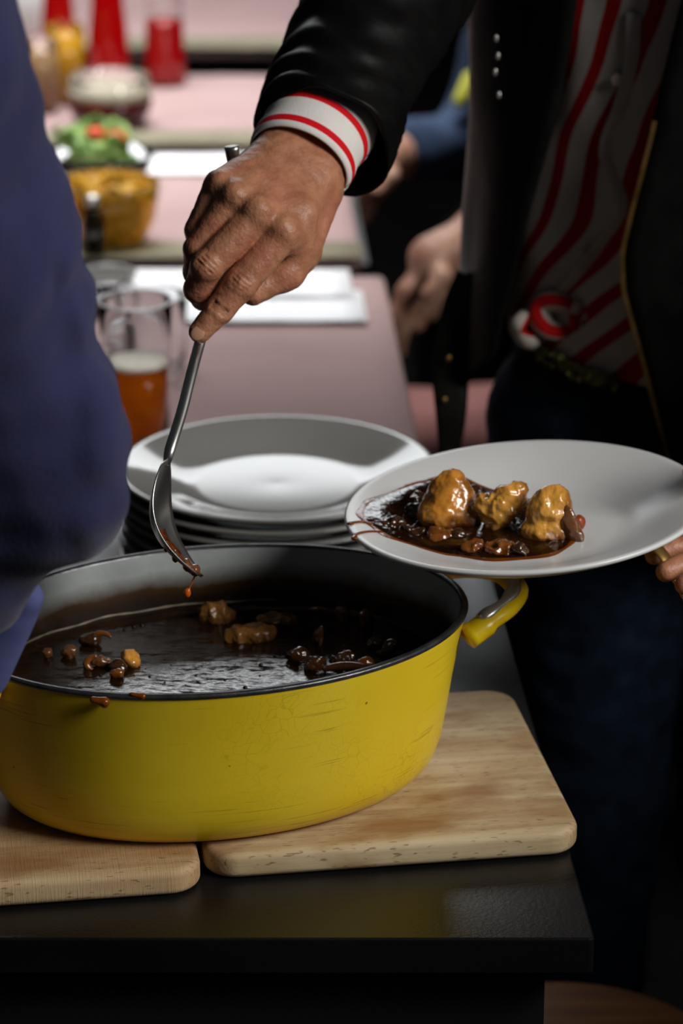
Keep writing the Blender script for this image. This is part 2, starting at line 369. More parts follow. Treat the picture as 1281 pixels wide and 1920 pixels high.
M_beer = mat('amber_beer', lin(226, 124, 16), lin(170, 76, 6), rough=.05, trans=.8, ior=1.2, scale=20)
M_foam = mat('beer_foam', lin(236, 228, 214), lin(214, 204, 188), rough=.7, scale=160, bump=.0006, bscale=240)
M_foam2 = mat('tan_foam', lin(166, 158, 140), lin(150, 142, 122), rough=.7, scale=120)
M_darkbeer = mat('dark_red_beer', lin(96, 8, 12), lin(52, 4, 10), rough=.06, scale=18, spec=.5)
M_red = mat('red_drink', lin(176, 4, 9), lin(156, 3, 8), rough=.08, scale=10, coat=.3)
M_redcap = mat('red_bottle_cap', lin(170, 10, 14), lin(150, 8, 12), rough=.3, scale=10)
M_gold_food = mat('golden_crisps', lin(206, 158, 30), lin(168, 118, 16), rough=.5, scale=60, bump=.001, bscale=120)
M_amberglass = mat('amber_drink', lin(190, 140, 30), lin(160, 112, 20), rough=.08, scale=12)
M_amberbowl = mat('amber_glass', lin(232, 190, 70), rough=.08, trans=.75, ior=1.3)
M_leaf = mat('salad_leaf', lin(150, 176, 96), lin(84, 120, 52), rough=.5, scale=30)
M_tomato = mat('tomato', lin(222, 84, 40), lin(200, 56, 24), rough=.25, scale=20)
M_darkglass = mat('dark_bottle_glass', (.012, .008, .004), (.02, .013, .006), rough=.08, scale=20, spec=.7)
M_tan = mat('tan_drink', lin(150, 118, 84), lin(130, 98, 66), rough=.1, scale=20)
M_button = mat('button', lin(190, 170, 165), rough=.3)
M_sequin = mat('sequin', lin(120, 116, 60), lin(70, 66, 30), rough=.3, metal=.6, scale=200, bump=.001, bscale=300)

# ------------------------------------------------------------------ setting
o = mesh('floor', *box((-4, -1, -.80), (4, 10, -.75)), M_floor, smooth=False, loc=(0, 0, -.8)); o['kind'] = 'structure'; o['label'] = 'dark floor in shadow under the tables'

o = mesh('light_blocker_right', *rbox(.86, .2, .92, 4.2, -.75, .50, .004, .002, nc=2, ne=2), M_dark, smooth=False); o['kind'] = 'structure'; o['label'] = 'added black light blocker, out of view right of the serving table'  # unseen partition added to keep the right-hand light off the legs
# ------------------------------------------------------------------ black table with the pot
TA = math.radians(1.6)     # the row of tables runs a little to the left as it recedes
def table(name, x0, x1, y0, y1, label, top_t=.028, slant=.0, group=None):
    t = empty(name, ((x0+x1)/2, (y0+y1)/2, -.75)); tag(t, label, 'table', group)
    v, f = rbox(x0, y0, x1, y1, -top_t, 0, .004, .0015, nc=3, ne=2)
    v = [(x-slant*(y-y0), y, z) for x, y, z in v]
    mesh('table_top', v, f, M_table, t, smooth=False)
    ap = [(x-slant*(y-y0), y, z) for x, y, z in box((x0+.03, y0+.03, -.10), (x1-.03, y1-.03, -top_t))[0]]
    mesh('apron', ap, box((0, 0, 0), (1, 1, 1))[1], M_dark, t, smooth=False)
    for ix in (x0+.05, x1-.05):
        for iy in (y0+.05, y1-.05):
            xx = ix-slant*(iy-y0)
            mesh('leg', *rbox(xx-.022, iy-.022, xx+.022, iy+.022, -.75, -.10, .006, .002, nc=3, ne=2), M_dark, t)
    return t
table('dining_table', -.95, .1755, 1.832, 2.735, 'black table under the yellow pot and cutting boards', slant=.058)
R2 = .075
table('dining_table', -.95, R2, 2.775, 3.49, 'pink-covered table with the pint of amber beer on it', slant=.045)
table('dining_table', -.95, R2-.04, 3.545, 4.095, 'pink-covered table with the yellow crisp bowl on it', slant=.045)
table('dining_table', -.95, R2-.07, 4.14, 4.63, 'pink-covered table with the foamy goblet on it', slant=.045)
table('dining_table', -.95, R2-.07, 4.80, 5.70, 'farthest pink-covered table beyond the red drinks', slant=.045)
# pink paper covers: sheet on top with a near edge and a right side that hang over
def cover(x0, x1, y0, y1, label, drop=.05, side=0.0, slant=.045, seed=1):
    rows = []; ny = 26; nx = 30
    prof = [(y0-.004, -drop), (y0-.006, -drop*.5), (y0-.004, -.006), (y0+.002, .0015)]+[(y0+.012+(y1-y0-.014)*i/ny, .0025) for i in range(ny+1)]
    for y, z in prof:
        r = []
        xs = [(x0+(x1-x0)*i/nx, 0) for i in range(nx+1)]
        if side: xs += [(x1+.004, -.006), (x1+.007, -side*.4), (x1+.009+.012, -side)]
        for x, dz in xs:
            h = .0035*max(0, nz((x*.7, y*2.5, 0), 4, seed))+.0015*nz((x, y*3, 0), 9, seed+3) if z > 0 else .003*nz((x, 0, z), 12, seed)
            if z > 0: r.append((x-slant*(y-y0), y, max(z+h, .001)+dz))
            else: r.append((x-slant*(y-y0), y+h*.6, z+min(dz, 0)))
        rows.append(r)
    v, f = solid(grid_mesh(rows), -.0008)
    o = mesh('paper_table_cover', v, f, M_pink, smooth=True); return tag(o, label, 'table cover')
c2 = cover(-.93, R2+.004, 2.775, 3.48, 'nearest rumpled pink paper cover, right behind the stacked plates', drop=.06, side=.10, seed=2)
c3 = cover(-.93, R2-.05, 3.545, 4.08, 'pink paper cover under the glass crisp bowl', drop=.006, seed=4)
c4 = cover(-.93, R2-.08, 4.14, 4.62, 'pink paper cover under the foamy dark beer goblet', drop=.006, seed=5)
c5 = cover(-.93, R2-.08, 4.80, 5.68, 'farthest pink paper cover beyond the red drinks', drop=.006, seed=6)
def sheet(name, x0, x1, y0, y1, z, m, label, seed, droop=0):
    ys = [y0+(y1-y0)*j/8 for j in range(9)]
    rows = [[(x0+(x1-x0)*i/12-.045*(y-y0), y, z+.002*abs(nz((x0+(x1-x0)*i/12, y, 0), 14, seed))) for i in range(13)] for y in ys]
    if droop: rows = [[(x, y0-.012, -droop) for x, y, zz in rows[0]], [(x, y0-.012, z-.01) for x, y, zz in rows[0]]]+rows
    v, f = solid(grid_mesh(rows), -.0006); return tag(mesh(name, v, f, m), label, 'paper' if m is M_paper else 'cloth')
sheet('paper_sheet', -.40, .030, 3.272, 3.40, .0085, M_paper, 'bright white paper sheet lying just below the serving hand', 1)
sheet('paper_sheet', -.42, .014, 3.36, 3.475, .0125, M_paper, 'white paper sheet overlapping behind the nearest white sheet', 2)
sheet('paper_sheet', -.45, -.02, 3.965, 4.075, .0085, M_paper, 'far white paper sheet beside the salad bowl', 3)
sheet('khaki_strip', -.93, R2-.048, 3.535, 3.61, .0095, M_khaki, 'khaki strip along the table edge behind the serving hand', 4)  # flat khaki-coloured strip on the near edge of the table
sheet('khaki_strip', -.93, R2-.078, 4.13, 4.215, .0095, M_khaki, 'khaki strip beyond the far white sheet', 5)
sheet('khaki_strip', -.93, R2-.078, 4.79, 4.885, .0095, M_khaki, 'khaki strip along the farthest table edge', 6)

# pink draped bench further back on the right
b = empty('draped_bench', (.40, 3.95, -.75)); tag(b, 'low bench draped in dusky pink cloth behind the black jacket', 'bench')
rows = []
for k in range(14):
    if k < 9: y, z = 3.80+.006*math.sin(k*1.3), -.72+.042*k*1.16
    else: y, z = 3.812+(k-9)*.030, -.285+.003*(k % 2)
    rows.append([(.06+.65*i/20, y-.006*math.sin(i*1.7)*(k < 9), z-.004*math.sin(i*.9)*(k >= 9)) for i in range(21)])
mesh('drape', *solid(grid_mesh(rows), .002), M_pinkdark, b)
mesh('seat_board', *box((.07, 3.825, -.32), (.70, 3.94, -.292)), M_dark, b, smooth=False)
for x in (.10, .66): mesh('leg', *box((x-.02, 3.84, -.75), (x+.02, 3.92, -.32)), M_dark, b, smooth=False)

# round wooden stool in the near right corner
st = empty('stool', (0.24, 2.17, -.75)); sc = atz(1060, 1990, -.30); st.location = (sc.x, sc.y, -.75)
tag(st, 'round brown wooden stool seat below the table corner', 'stool')
mesh('seat', *lathe([(.0, -.028), (.125, -.028), (.139, -.022), (.144, -.012), (.139, -.003), (.128, 0), (.0, .001)], 64, (sc.x, sc.y, -.30)), M_stool, st)
for k in range(4):
    a = math.pi/4+k*math.pi/2
    mesh('leg', *tube([(sc.x+.09*math.cos(a), sc.y+.09*math.sin(a), -.328), (sc.x+.135*math.cos(a), sc.y+.135*math.sin(a), -.75)], [.014, .012], 10), M_stool, st)

# ------------------------------------------------------------------ cutting boards
BROT = math.radians(8.8)
def board(corner, w, d, label, m):
    """corner = front edge right end, at table height"""
    t = rbox(-w, 0, 0, d, 0.0005, .0205, .024, .006, nc=8, ne=5)
    v, f = t
    o = mesh('cutting_board', v, f, m, loc=(0, 0, 0)); o.location = corner; o.rotation_euler = (0, 0, BROT)
    return tag(o, label, 'cutting board')
board((.1765, 1.957, 0), .2765, .262, 'pale wooden cutting board under the pot, nearest the table corner', M_wood)
board((-.098, 1.896, 0), .30, .262, 'worn wooden cutting board under the left of the pot, cut off by the frame', M_wood2)

# ------------------------------------------------------------------ oval pot
PC = Vector((-.0929, 2.044)); PA, PB, PPH = .1935, .144, math.radians(18.1); Z0, ZR = .0210, .155
def oval(off, z, n=96, nexp=2.0):
    P = []
    for i in range(n):
        t = 2*math.pi*i/n; u = (PA-off)*math.cos(t); v = (PB-off)*math.sin(t)
        P.append((PC.x+u*math.cos(PPH)-v*math.sin(PPH), PC.y+u*math.sin(PPH)+v*math.cos(PPH), z))
    return P
def loft(prof, n=96, cap0=False, cap1=False):
    rows = [oval(o_, z, n) for o_, z in prof]; v, f = grid_mesh(rows, True)
    if cap0: f.append(list(range(n))[::-1])
    if cap1: f.append([(len(rows)-1)*n+i for i in range(n)])
    return v, f
pot = empty('oval_pot', (PC.x, PC.y, Z0)); tag(pot, 'yellow enamelled oval cast-iron pot of brown stew on the boards', 'pot')
outer = [(.060, Z0), (.045, Z0+.0005), (.037, Z0+.003), (.030, Z0+.009), (.0245, Z0+.018), (.0205, Z0+.030), (.017, Z0+.05), (.0125, Z0+.08), (.008, Z0+.105), (.0045, Z0+.122), (.0030, ZR-.0045)]
mesh('body', *loft(outer, 128, True), M_yellow, pot)
inner = [(.0075, ZR-.002), (.010, ZR-.012), (.0125, ZR-.035), (.016, ZR-.06), (.020, ZR-.09), (.028, ZR-.115), (.045, ZR-.124)]
v, f = loft(inner, 128, False, True); mesh('interior', v, [q[::-1] for q in f], M_inner, pot)
rim = [(.0030, ZR-.0045), (.0018, ZR-.0035), (.0014, ZR-.0018), (.0022, ZR-.0004), (.004, ZR), (.0062, ZR-.0003), (.0072, ZR-.0014), (.0075, ZR-.002)]
mesh('rim', *loft(rim, 128), M_iron, pot)
def pot_handle(sgn):
    ax = Vector((math.cos(PPH), math.sin(PPH), 0))*sgn; ay = Vector((-math.sin(PPH), math.cos(PPH), 0))*sgn
    c = Vector((PC.x, PC.y, 0))
    pts = [(-.012, -.056, -.020), (.008, -.052, -.010), (.027, -.041, -.0055), (.041, -.022, -.003), (.0445, 0, -.0025), (.041, .022, -.003), (.027, .041, -.0055), (.008, .052, -.010), (-.012, .056, -.020)]
    P = spline([c+ax*(PA-.004+a)+ay*b_+Vector((0, 0, ZR+z)) for a, b_, z in pts], 40)
    rad = [(.0085 if 4 < i < 36 else .0105) for i in range(41)]
    h = mesh('handle', *tube(P, rad, 14, flat=.85), M_yellow_h, pot)
    P2 = [Vector(p)+Vector((0, 0, .0066))-ax*.0016 for p in P[3:38]]
    mesh('bare_metal_edge', *tube(P2, [.0052+.0012*math.sin(i*.9) for i in range(35)], 10, flat=.6), M_bare, h)
pot_handle(1); pot_handle(-1)
def drip(px, py, w, l):
    p = atplane(px, py, Vector((PC.x, 1.898, .13)), Vector((.05, -1, .1)).normalized())
    return sdf([cap(p, p+Vector((0, 0, -l)), w, w*.6, .002), cap(p+Vector((-.008, 0, .002)), p, w*.7, w, .002)], .0012)

# stew
ZS = .104
rr = []
N2 = 160
def stewz(x, y):
    p = (x, y, 0); return ZS+.0010*nz(p, 22, 1)+.0006*nz(p, 60, 2)+.0003*nz(p, 150, 3)
rows = []
for k in range(0, 61):
    s = k/60; off = None; r = []
    for i in range(N2):
        t = 2*math.pi*i/N2; u = (PA-.0150)*math.cos(t)*s; v_ = (PB-.0150)*math.sin(t)*s
        x = PC.x+u*math.cos(PPH)-v_*math.sin(PPH); y = PC.y+u*math.sin(PPH)+v_*math.cos(PPH)
        r.append((x, y, stewz(x, y)+(.0035*max(0, (s-.975)/.025))))
    rows.append(r)
v, f = grid_mesh(rows, True); v2, f2 = loft([(.0150, ZS+.0035), (.020, ZS-.02), (.03, ZS-.045)], N2, False, True)
stew = mesh('stew_sauce', *join((v, f), (v2, [q[::-1] for q in f2])), M_sauce)
tag(stew, 'dark brown glossy stew sauce filling the yellow pot', 'stew', kind='stuff')
# bubbles on the sauce
bv = []
for k in range(40):
    px, py = random.choice([(random.uniform(120, 330), random.uniform(1240, 1292)), (random.uniform(330, 620), random.uniform(1240, 1292)), (random.uniform(480, 760), random.uniform(1200, 1270)), (random.uniform(200, 300), random.uniform(1140, 1190))])
    p = atz(px, py, ZS); r = random.choice([.0008, .001, .0013, .0018])
    bv.append(xform(lathe([(r*math.cos(a), r*.8*math.sin(a)) for a in (-.3, .2, .6, 1.0, 1.4)]+[(0, r*.8)], 10), Matrix.Translation((p.x, p.y, stewz(p.x, p.y)))))
tag(mesh('sauce_bubbles', *join(*bv), M_sauce), 'tiny shiny bubbles floating on the stew near the front rim', 'bubbles', kind='stuff')

def chunk(name, lobes, m, label, cat, group=None, h=.0013, seed=0, amp=.0012, fr=150, fr2=420):
    """lobes: list of (centre, radii, k) ellipsoids with optional rotation"""
    v, f = sdf([ell(*l) if len(l) < 4 else ell(l[0], l[1], l[2], l[3]) for l in lobes], h)
    v, f = displace((v, f), lambda p: amp*(1-2.6*abs(nz(p, fr, seed)))+amp*.5*nz(p, fr2, seed+1)+amp*.8*nz(p, fr*.5, seed+2))
    return tag(mesh(name, v, f, m), label, cat, group)
def rotm(ax, ay, az): return [list(r) for r in (Matrix.Rotation(az, 3, 'Z') @ Matrix.Rotation(ay, 3, 'Y') @ Matrix.Rotation(ax, 3, 'X'))]
MPP = 2.17/5600
def stew_piece(px, py, wpx, hpx, m, name, label, cat, seed, ang=0, lift=.3, extra=None, group='pieces floating in the stew'):
    """flattened lump floating in the sauce; sizes in photo pixels"""
    p = atz(px, py, ZS+.004); a = wpx*MPP/2; c = hpx*MPP/2
    R = rotm(0, -ang, .2*math.sin(seed))
    p.z -= c*.30
    lob = [((p.x, p.y, p.z+c*lift), (a, max(a*.55, c*.9), c*.95), .004, R),
           ((p.x+a*.35*math.cos(ang), p.y+.002, p.z+a*.35*math.sin(ang)+c*.1), (a*.6, a*.5, c*.75), .003, R)]
    if extra: lob += extra(p, a, c, R)
    return chunk(name, lob, m, label, cat, group, h=.0011, seed=seed, amp=.0017, fr=90)
stew_piece(405, 1152, 72, 56, M_chick_dark, 'chicken_piece', 'round pale chicken lump in the stew below the ladle drip', 'chicken', 1)
stew_piece(468, 1188, 100, 38, M_chick_dark, 'chicken_piece', 'long flat chicken piece in the stew beside the round lump', 'chicken', 2, ang=.12)
stew_piece(520, 1162, 78, 24, M_chick_dark, 'chicken_piece', 'thin chicken strip in the stew right behind the long flat piece', 'chicken', 3, ang=-.1)
stew_piece(246, 1236, 24, 42, M_chick_pale, 'chicken_piece', 'small pointed golden chicken bit at the left of the stew', 'chicken', 4, ang=.9)
def mush_slice(px, py, w, h, ang, label, seed, m=M_mush):
    p = atz(px, py, ZS+.003); a = w*MPP/2; c = h*MPP/2
    R = rotm(.5, -ang, 0)
    return chunk('mushroom_slice', [((p.x, p.y, p.z+c*.3), (a, .0045, c*.85), .003, R), ((p.x-a*.4*math.sin(ang), p.y, p.z-c*.4), (a*.4, .0042, c*.7), .003, R)], m, label, 'mushroom', 'pieces floating in the stew', h=.001, seed=seed, amp=.0006)
mush_slice(640, 1155, 34, 46, -.4, 'upright glossy mushroom slice right of the chicken in the stew', 5)
mush_slice(686, 1163, 30, 50, .4, 'curved mushroom slice nearest the right wall of the pot', 6)
mush_slice(596, 1200, 16, 66, -.35, 'narrow upright mushroom stalk in the middle of the stew', 7)
mush_slice(130, 1226, 34, 30, .2, 'dull mushroom piece left of the crescent in the stew', 8)
stew_piece(190, 1240, 36, 22, M_mush, 'mushroom_slice', 'oval mushroom cap inside the brown crescent at left in the stew', 'mushroom', 9)
def crescent(px, py, r, a0, a1, m, label, seed, th=.0028, flat=.55):
    c = atz(px, py, ZS+.0035); P = []
    for i in range(17):
        a = a0+(a1-a0)*i/16; P.append((c.x+r*MPP*math.cos(a), c.y+.004*math.sin(a)+.001*i*.2, c.z+r*MPP*flat*math.sin(a)))
    rad = [th*(.35+.65*math.sin(math.pi*(i+1)/18)) for i in range(17)]
    v, f = tube(P, rad, 10); return tag(mesh('onion_piece', v, f, m), label, 'onion', 'pieces floating in the stew')
crescent(185, 1246, 24, 1.7, 4.4, M_onion, 'brown onion crescent wrapped round a mushroom cap in the stew', 10)
crescent(190, 1203, 22, .5, 2.8, M_onion, 'curled onion strip at the back left of the stew', 11, th=.0022)
crescent(600, 1152, 34, 1.0, 2.2, M_onion, 'straight faint onion strip behind the mushroom stalk', 12, th=.002, flat=.2)
crescent(655, 1268, 60, .7, 2.6, M_darkveg, 'long dark curved slice by the front rim of the pot', 13, th=.0036, flat=.25)
stew_piece(590, 1246, 46, 30, M_darkveg, 'vegetable_piece', 'brown shiny vegetable lump in the cluster by the front rim', 'vegetable', 14)
stew_piece(686, 1243, 34, 18, M_onion, 'onion_piece', 'small square onion piece near the right front rim', 'onion', 15)
stew_piece(640, 1236, 52, 24, M_darkveg, 'vegetable_piece', 'dark glossy vegetable piece behind the long curved slice', 'vegetable', 16, ang=.3)
stew_piece(724, 1218, 46, 22, M_darkveg, 'vegetable_piece', 'dark glossy vegetable strip closest to the right rim', 'vegetable', 17, ang=.7)
stew_piece(700, 1205, 36, 20, M_darkveg, 'vegetable_piece', 'small dark glossy lump between stew centre and right rim', 'vegetable', 18)
stew_piece(560, 1228, 40, 22, M_darkveg, 'vegetable_piece', 'dark glossy lump left of the brown cluster by the rim', 'vegetable', 19)
stew_piece(170, 1200, 44, 22, M_darkveg, 'vegetable_piece', 'dark lump below the curled onion strip at left', 'vegetable', 20)
stew_piece(222, 1250, 26, 30, M_darkveg, 'vegetable_piece', 'dark lump touching the golden pointed chicken bit', 'vegetable', 21, ang=.6)
stew_piece(218, 1262, 22, 16, M_onion, 'onion_piece', 'tiny brown onion bit in front of the golden chicken bit', 'onion', 22)
stew_piece(88, 1224, 18, 16, M_mush, 'mushroom_slice', 'tiny mushroom bit at the far left of the stew', 'mushroom', 23)
stew_piece(535, 1160, 24, 16, M_darkveg, 'vegetable_piece', 'dark bit at the end of the thin chicken strip', 'vegetable', 24)
tl = []
for i in range(61):
    t = math.radians(62+135*i/60); off = .0140-.0004*math.sin(i)
    u = (PA-off)*math.cos(t); v_ = (PB-off)*math.sin(t)
    tl.append((PC.x+u*math.cos(PPH)-v_*math.sin(PPH), PC.y+u*math.sin(PPH)+v_*math.cos(PPH), ZS+.0065+.0006*math.sin(i*.7)))
mesh('dried_sauce_line', *tube(tl, [.0007+.0005*abs(math.sin(i*1.3)) for i in range(61)], 8), mat('dried_sauce', lin(120, 112, 92), lin(74, 62, 44), rough=.4, scale=60), pot)
d1 = mesh('sauce_drip', *drip(196, 1317, .0036, .002), M_sauce_thin, pot)
d2 = mesh('sauce_drip', *drip(268, 1306, .0022, .001), M_sauce_thin, pot)

# ------------------------------------------------------------------ plates
PLATE = [(0, .0045), (.070, .0042), (.080, .0046), (.092, .0080), (.108, .0140), (.124, .0188), (.134, .0212), (.1385, .0222), (.1405, .0215), (.1408, .0200), (.139, .0182), (.132, .0150), (.118, .0095), (.104, .0045), (.096, .0018), (.092, 0), (.088, .0004), (.086, .0020), (.070, .0018), (0, .0020)]
def plate_vf(r=.1408, hs=1): return lathe([(a*r/.1408, z*hs) for a, z in PLATE], 96)
base = None; SC = atz(517, 872, .10); SCX, SCY = SC.x, SC.y
NPL = 8
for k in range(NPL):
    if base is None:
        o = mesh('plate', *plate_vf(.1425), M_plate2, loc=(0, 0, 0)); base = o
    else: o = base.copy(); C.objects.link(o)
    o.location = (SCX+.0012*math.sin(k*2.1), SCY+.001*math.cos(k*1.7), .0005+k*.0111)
    ords = ['lowest', 'second lowest', 'third from the bottom', 'fourth from the bottom', 'fifth from the bottom', 'third from the top', 'second from the top', 'topmost']
    lab = 'topmost empty glossy plate of the stack behind the pot' if k == NPL-1 else 'white plate in the stack behind the pot, %s' % ords[k]
    tag(o, lab, 'plate', 'stacked plates behind the pot')
# a second, hidden stack edge at the right shows one more rim just behind
HP = aty(985, 957, 2.125)
hn = (Matrix.Rotation(math.radians(-4.4), 3, 'Y') @ Matrix.Rotation(math.radians(.8), 3, 'X'))
hplate = mesh('plate', *plate_vf(.1375, 1.12), M_plate, loc=(0, 0, 0)); hplate.location = HP-hn @ Vector((0, 0, .018)); hplate.rotation_euler = hn.to_euler()
tag(hplate, 'white plate held over the pot handle, carrying chicken in brown sauce', 'plate')
HN = hn @ Vector((0, 0, 1)); HO = hplate.location
def plateprof(r):
    p = [(a*.1375/.1408, z*1.12) for a, z in PLATE[:8]]
    return float(np.interp(r, [a for a, z in p], [z for a, z in p]))
def onplate(px, py, h=.006):
    q = atplane(px, py, HO+HN*h, HN)
    for _ in range(4):
        l = hn.transposed() @ (q-HO); q = atplane(px, py, HO+HN*plateprof(math.hypot(l.x, l.y)), HN)
    return q
# sauce pool on the plate: outline traced in the plate's own plane
out = [(680, 972), (681, 955), (698, 938), (745, 921), (800, 912), (860, 911), (930, 922), (985, 935), (1040, 960), (1075, 1000), (1060, 1030), (1010, 1044), (930, 1049), (860, 1043), (800, 1030), (740, 1010), (700, 988)]
loc_out = [hn.transposed() @ (onplate(*q)-HO) for q in out]
loc_out = spline([(p.x, p.y) for p in loc_out]+[(loc_out[0].x, loc_out[0].y)], 80)[:-1]
cxy = loc_out.mean(0); rows = []
for k in range(15):
    s = k/14; r = []
    for x, y in loc_out:
        X = cxy[0]+(x-cxy[0])*s; Y = cxy[1]+(y-cxy[1])*s; rr_ = math.hypot(X, Y)
        lp = Vector((X, Y, plateprof(rr_)+.0003+.0042*(1-s**6)+.0006*nz((X, Y, 0), 45, 4)*(1-s**4)))
        r.append(tuple(HO+hn @ lp))
    rows.append(r)
v, f = grid_mesh(rows, True)
tag(mesh('sauce_pool', v, f, M_sauce_plate), 'dark brown sauce pooled on the held plate', 'sauce')
# thin orange edge of the pool
rows = []
for d_, dz in ((-.010, .0003), (-.001, .0007), (.0022, .0005), (.0030, .0001)):
    r = []
    for i, (x, y) in enumerate(loc_out):
        e_ = np.array([x-cxy[0], y-cxy[1]]); l_ = np.linalg.norm(e_); dd_ = d_ if d_ < 0 else d_*(1+.5*math.sin(i*.37)+.4*math.sin(i*.9))
        X, Y = np.array([x, y])+e_/l_*dd_
        r.append(tuple(HO+hn @ Vector((X, Y, plateprof(math.hypot(X, Y))+dz))))
    rows.append(r)
tag(mesh('sauce_film', *grid_mesh(rows, True), M_sauce_thin), 'thin amber sauce film round the dark pool on the held plate', 'sauce')
# two drips over the rim
for pts, lab in (([(700, 985), (680, 980), (664, 981), (655, 984)], 'short amber sauce drip near the left tip of the held plate'), ([(715, 998), (690, 998), (668, 1003), (664, 1012)], 'longer amber sauce drip running over the held plate rim')):
    P = [onplate(*q)+HN*.0006 for q in pts]; P = spline(P, 16)
    tag(mesh('sauce_drip', *tube(P, [.0016]*13+[.0022]*4, 8, flat=.5), M_sauce_thin), lab, 'sauce')
def pc(px, py, lift): return onplate(px, py)+HN*lift
R0 = rotm(0, .3, .3)
g = 'food on the held plate'
q = pc(842, 985, .016)
chunk('chicken_piece', [(q, (.020, .016, .0165), .004), (q+Vector((-.006, -.004, -.006)), (.017, .015, .012), .004), (q+Vector((.001, .004, .014)), (.0145, .012, .0115), .005), (q+Vector((.011, .003, .004)), (.010, .012, .013), .004), (q+Vector((.012, -.006, -.008)), (.013, .010, .008), .004), (q+Vector((.004, .004, .0215)), (.008, .007, .006), .004)], M_chick, 'tall rounded glazed chicken chunk, leftmost on the held plate', 'chicken', g, seed=31, amp=.0011, fr=80)
q = pc(942, 990, .017)
chunk('chicken_piece', [(q, (.017, .013, .011), .004, rotm(0, -.5, 0)), (q+Vector((.009, .002, .009)), (.0105, .010, .010), .004), (q+Vector((-.011, 0, .002)), (.009, .009, .008), .004), (q+Vector((-.003, -.005, -.010)), (.009, .008, .011), .004), (q+Vector((.014, .002, .013)), (.005, .006, .006), .003), (q+Vector((.004, 0, .006)), (.009, .009, .010), .004)], M_chick_pale, 'middle ragged chicken chunk on the held plate', 'chicken', g, seed=33, amp=.0019, fr=120)
q = pc(1030, 1005, .014)
chunk('chicken_piece', [(q+Vector((.001, 0, .006)), (.0165, .014, .018), .004, rotm(0, .25, 0)), (q+Vector((-.004, -.004, -.008)), (.016, .013, .009), .004), (q+Vector((.007, -.003, -.010)), (.013, .010, .007), .004), (q+Vector((.004, .003, .017)), (.010, .010, .0075), .005)], M_chick_pale, 'large golden chicken chunk, rightmost on the held plate', 'chicken', g, seed=35, amp=.0013, fr=95)
q = pc(1066, 1004, .013)+Vector((0, -.008, 0))
chunk('mushroom_slice', [(q, (.0075, .0045, .0165), .003, rotm(0, -.35, -.5)), (q+Vector((.006, -.002, -.008)), (.0055, .0035, .010), .003, rotm(0, -.5, -.5))], M_mush, 'glossy brown mushroom slice leaning on the rightmost chunk', 'mushroom', g, h=.001, seed=36, amp=.0006)
q = pc(1083, 996, .006)
chunk('carrot_piece', [(q, (.006, .005, .007), .002, rotm(.2, .3, .1))], M_carrot, 'small red-brown carrot bit right of the mushroom slice', 'carrot', g, h=.001, seed=37, amp=.0008)
bits = [(735, 990, 52, 16, M_darkveg, 'mushroom_slice', 'dark mushroom strip at the left front of the held plate', 'mushroom'), (788, 945, 44, 20, M_darkveg, 'mushroom_slice', 'dark mushroom lump left of the tall chunk', 'mushroom'),
        (828, 1016, 62, 26, M_onion, 'onion_piece', 'amber onion slice in front of the tall chicken chunk', 'onion'), (888, 1034, 46, 22, M_onion, 'onion_piece', 'small amber onion bit at the front of the plate', 'onion'),
        (940, 1036, 66, 20, M_onion, 'onion_piece', 'long amber onion bit under the middle chunk', 'onion'), (775, 1006, 48, 18, M_darkveg, 'vegetable_piece', 'dark glossy lump between plate rim and tall chunk', 'vegetable'),
        (890, 932, 34, 26, M_darkveg, 'mushroom_slice', 'dark mushroom piece behind the tall and middle chunks', 'mushroom'), (772, 970, 60, 18, M_darkveg, 'vegetable_piece', 'dark glossy slice beside the left of the tall chunk', 'vegetable'),
        (868, 1014, 40, 18, M_darkveg, 'vegetable_piece', 'dark lump between the tall chunk and the front onion', 'vegetable'), (978, 1040, 34, 14, M_darkveg, 'vegetable_piece', 'dark bit left of the foot of the rightmost chunk', 'vegetable')]
for i, (px, py, wp, hp, m, nm, lab, cat) in enumerate(bits):
    q = pc(px, py, .0045); a = wp*MPP/2; c = hp*MPP/2
    chunk(nm, [(q-HN*.0015, (a, a*.7, c*.8), .003, rotm(.2, .25*math.sin(i*2.3), .5*math.sin(i))), (q+Vector((a*.4*math.cos(i*1.9), .002, c*.2)), (a*.45, a*.5, c*.7), .003, rotm(.5*math.sin(i), .3, 0))], m, lab, cat, g, h=.001, seed=40+i, amp=.0016, fr=130)

# ------------------------------------------------------------------ serving spoon
sp = empty('serving_spoon', aty(378, 1075, 2.03)); tag(sp, 'steel serving spoon dripping sauce into the pot', 'spoon')
hp_ = [(312, 872, 2.062), (319, 842, 2.066), (340, 775, 2.092), (359, 700, 2.122), (377, 634, 2.151), (399, 556, 2.167), (436, 498, 2.174), (462, 440, 2.190), (455, 370, 2.215), (440, 310, 2.225), (434, 275, 2.225)]
P = spline([aty(*q) for q in hp_], 60)
rad = [.0046+.0012*max(0, (i-48)/12) if i > 6 else .0030+.0016*i/6 for i in range(61)]
mesh('handle', *tube(P, rad, 14, flat=[.8]*61), M_steel, sp)
top = aty(314, 862, 2.060); tip = aty(379, 1080, 2.028)
Lx = (tip-top); LL = Lx.length; Lx.normalize()
beta = math.radians(9)
Nn = (RIGHT*math.cos(beta)-FWD*math.sin(beta)); Nn = (Nn-Lx*Nn.dot(Lx)).normalized(); Wd = Lx.cross(Nn).normalized()
rows = []
for i in range(33):
    u = i/32; wd = .031*(max(0, math.sin(math.pi*(u**.82)))**.62)*(1-.10*u)+.0025*(1-u)
    cur = -.0085*math.sin(math.pi*min(1, u*1.0))**.9
    bow = -.0145*math.sin(math.pi*u)   # long axis bows away from the opening
    r = []
    for j in range(17):
        v_ = -1+2*j/16
        r.append(tuple(top+Lx*(LL*u)+Nn*(bow+cur*(1-v_*v_))+Wd*(wd*v_)))
    rows.append(r)
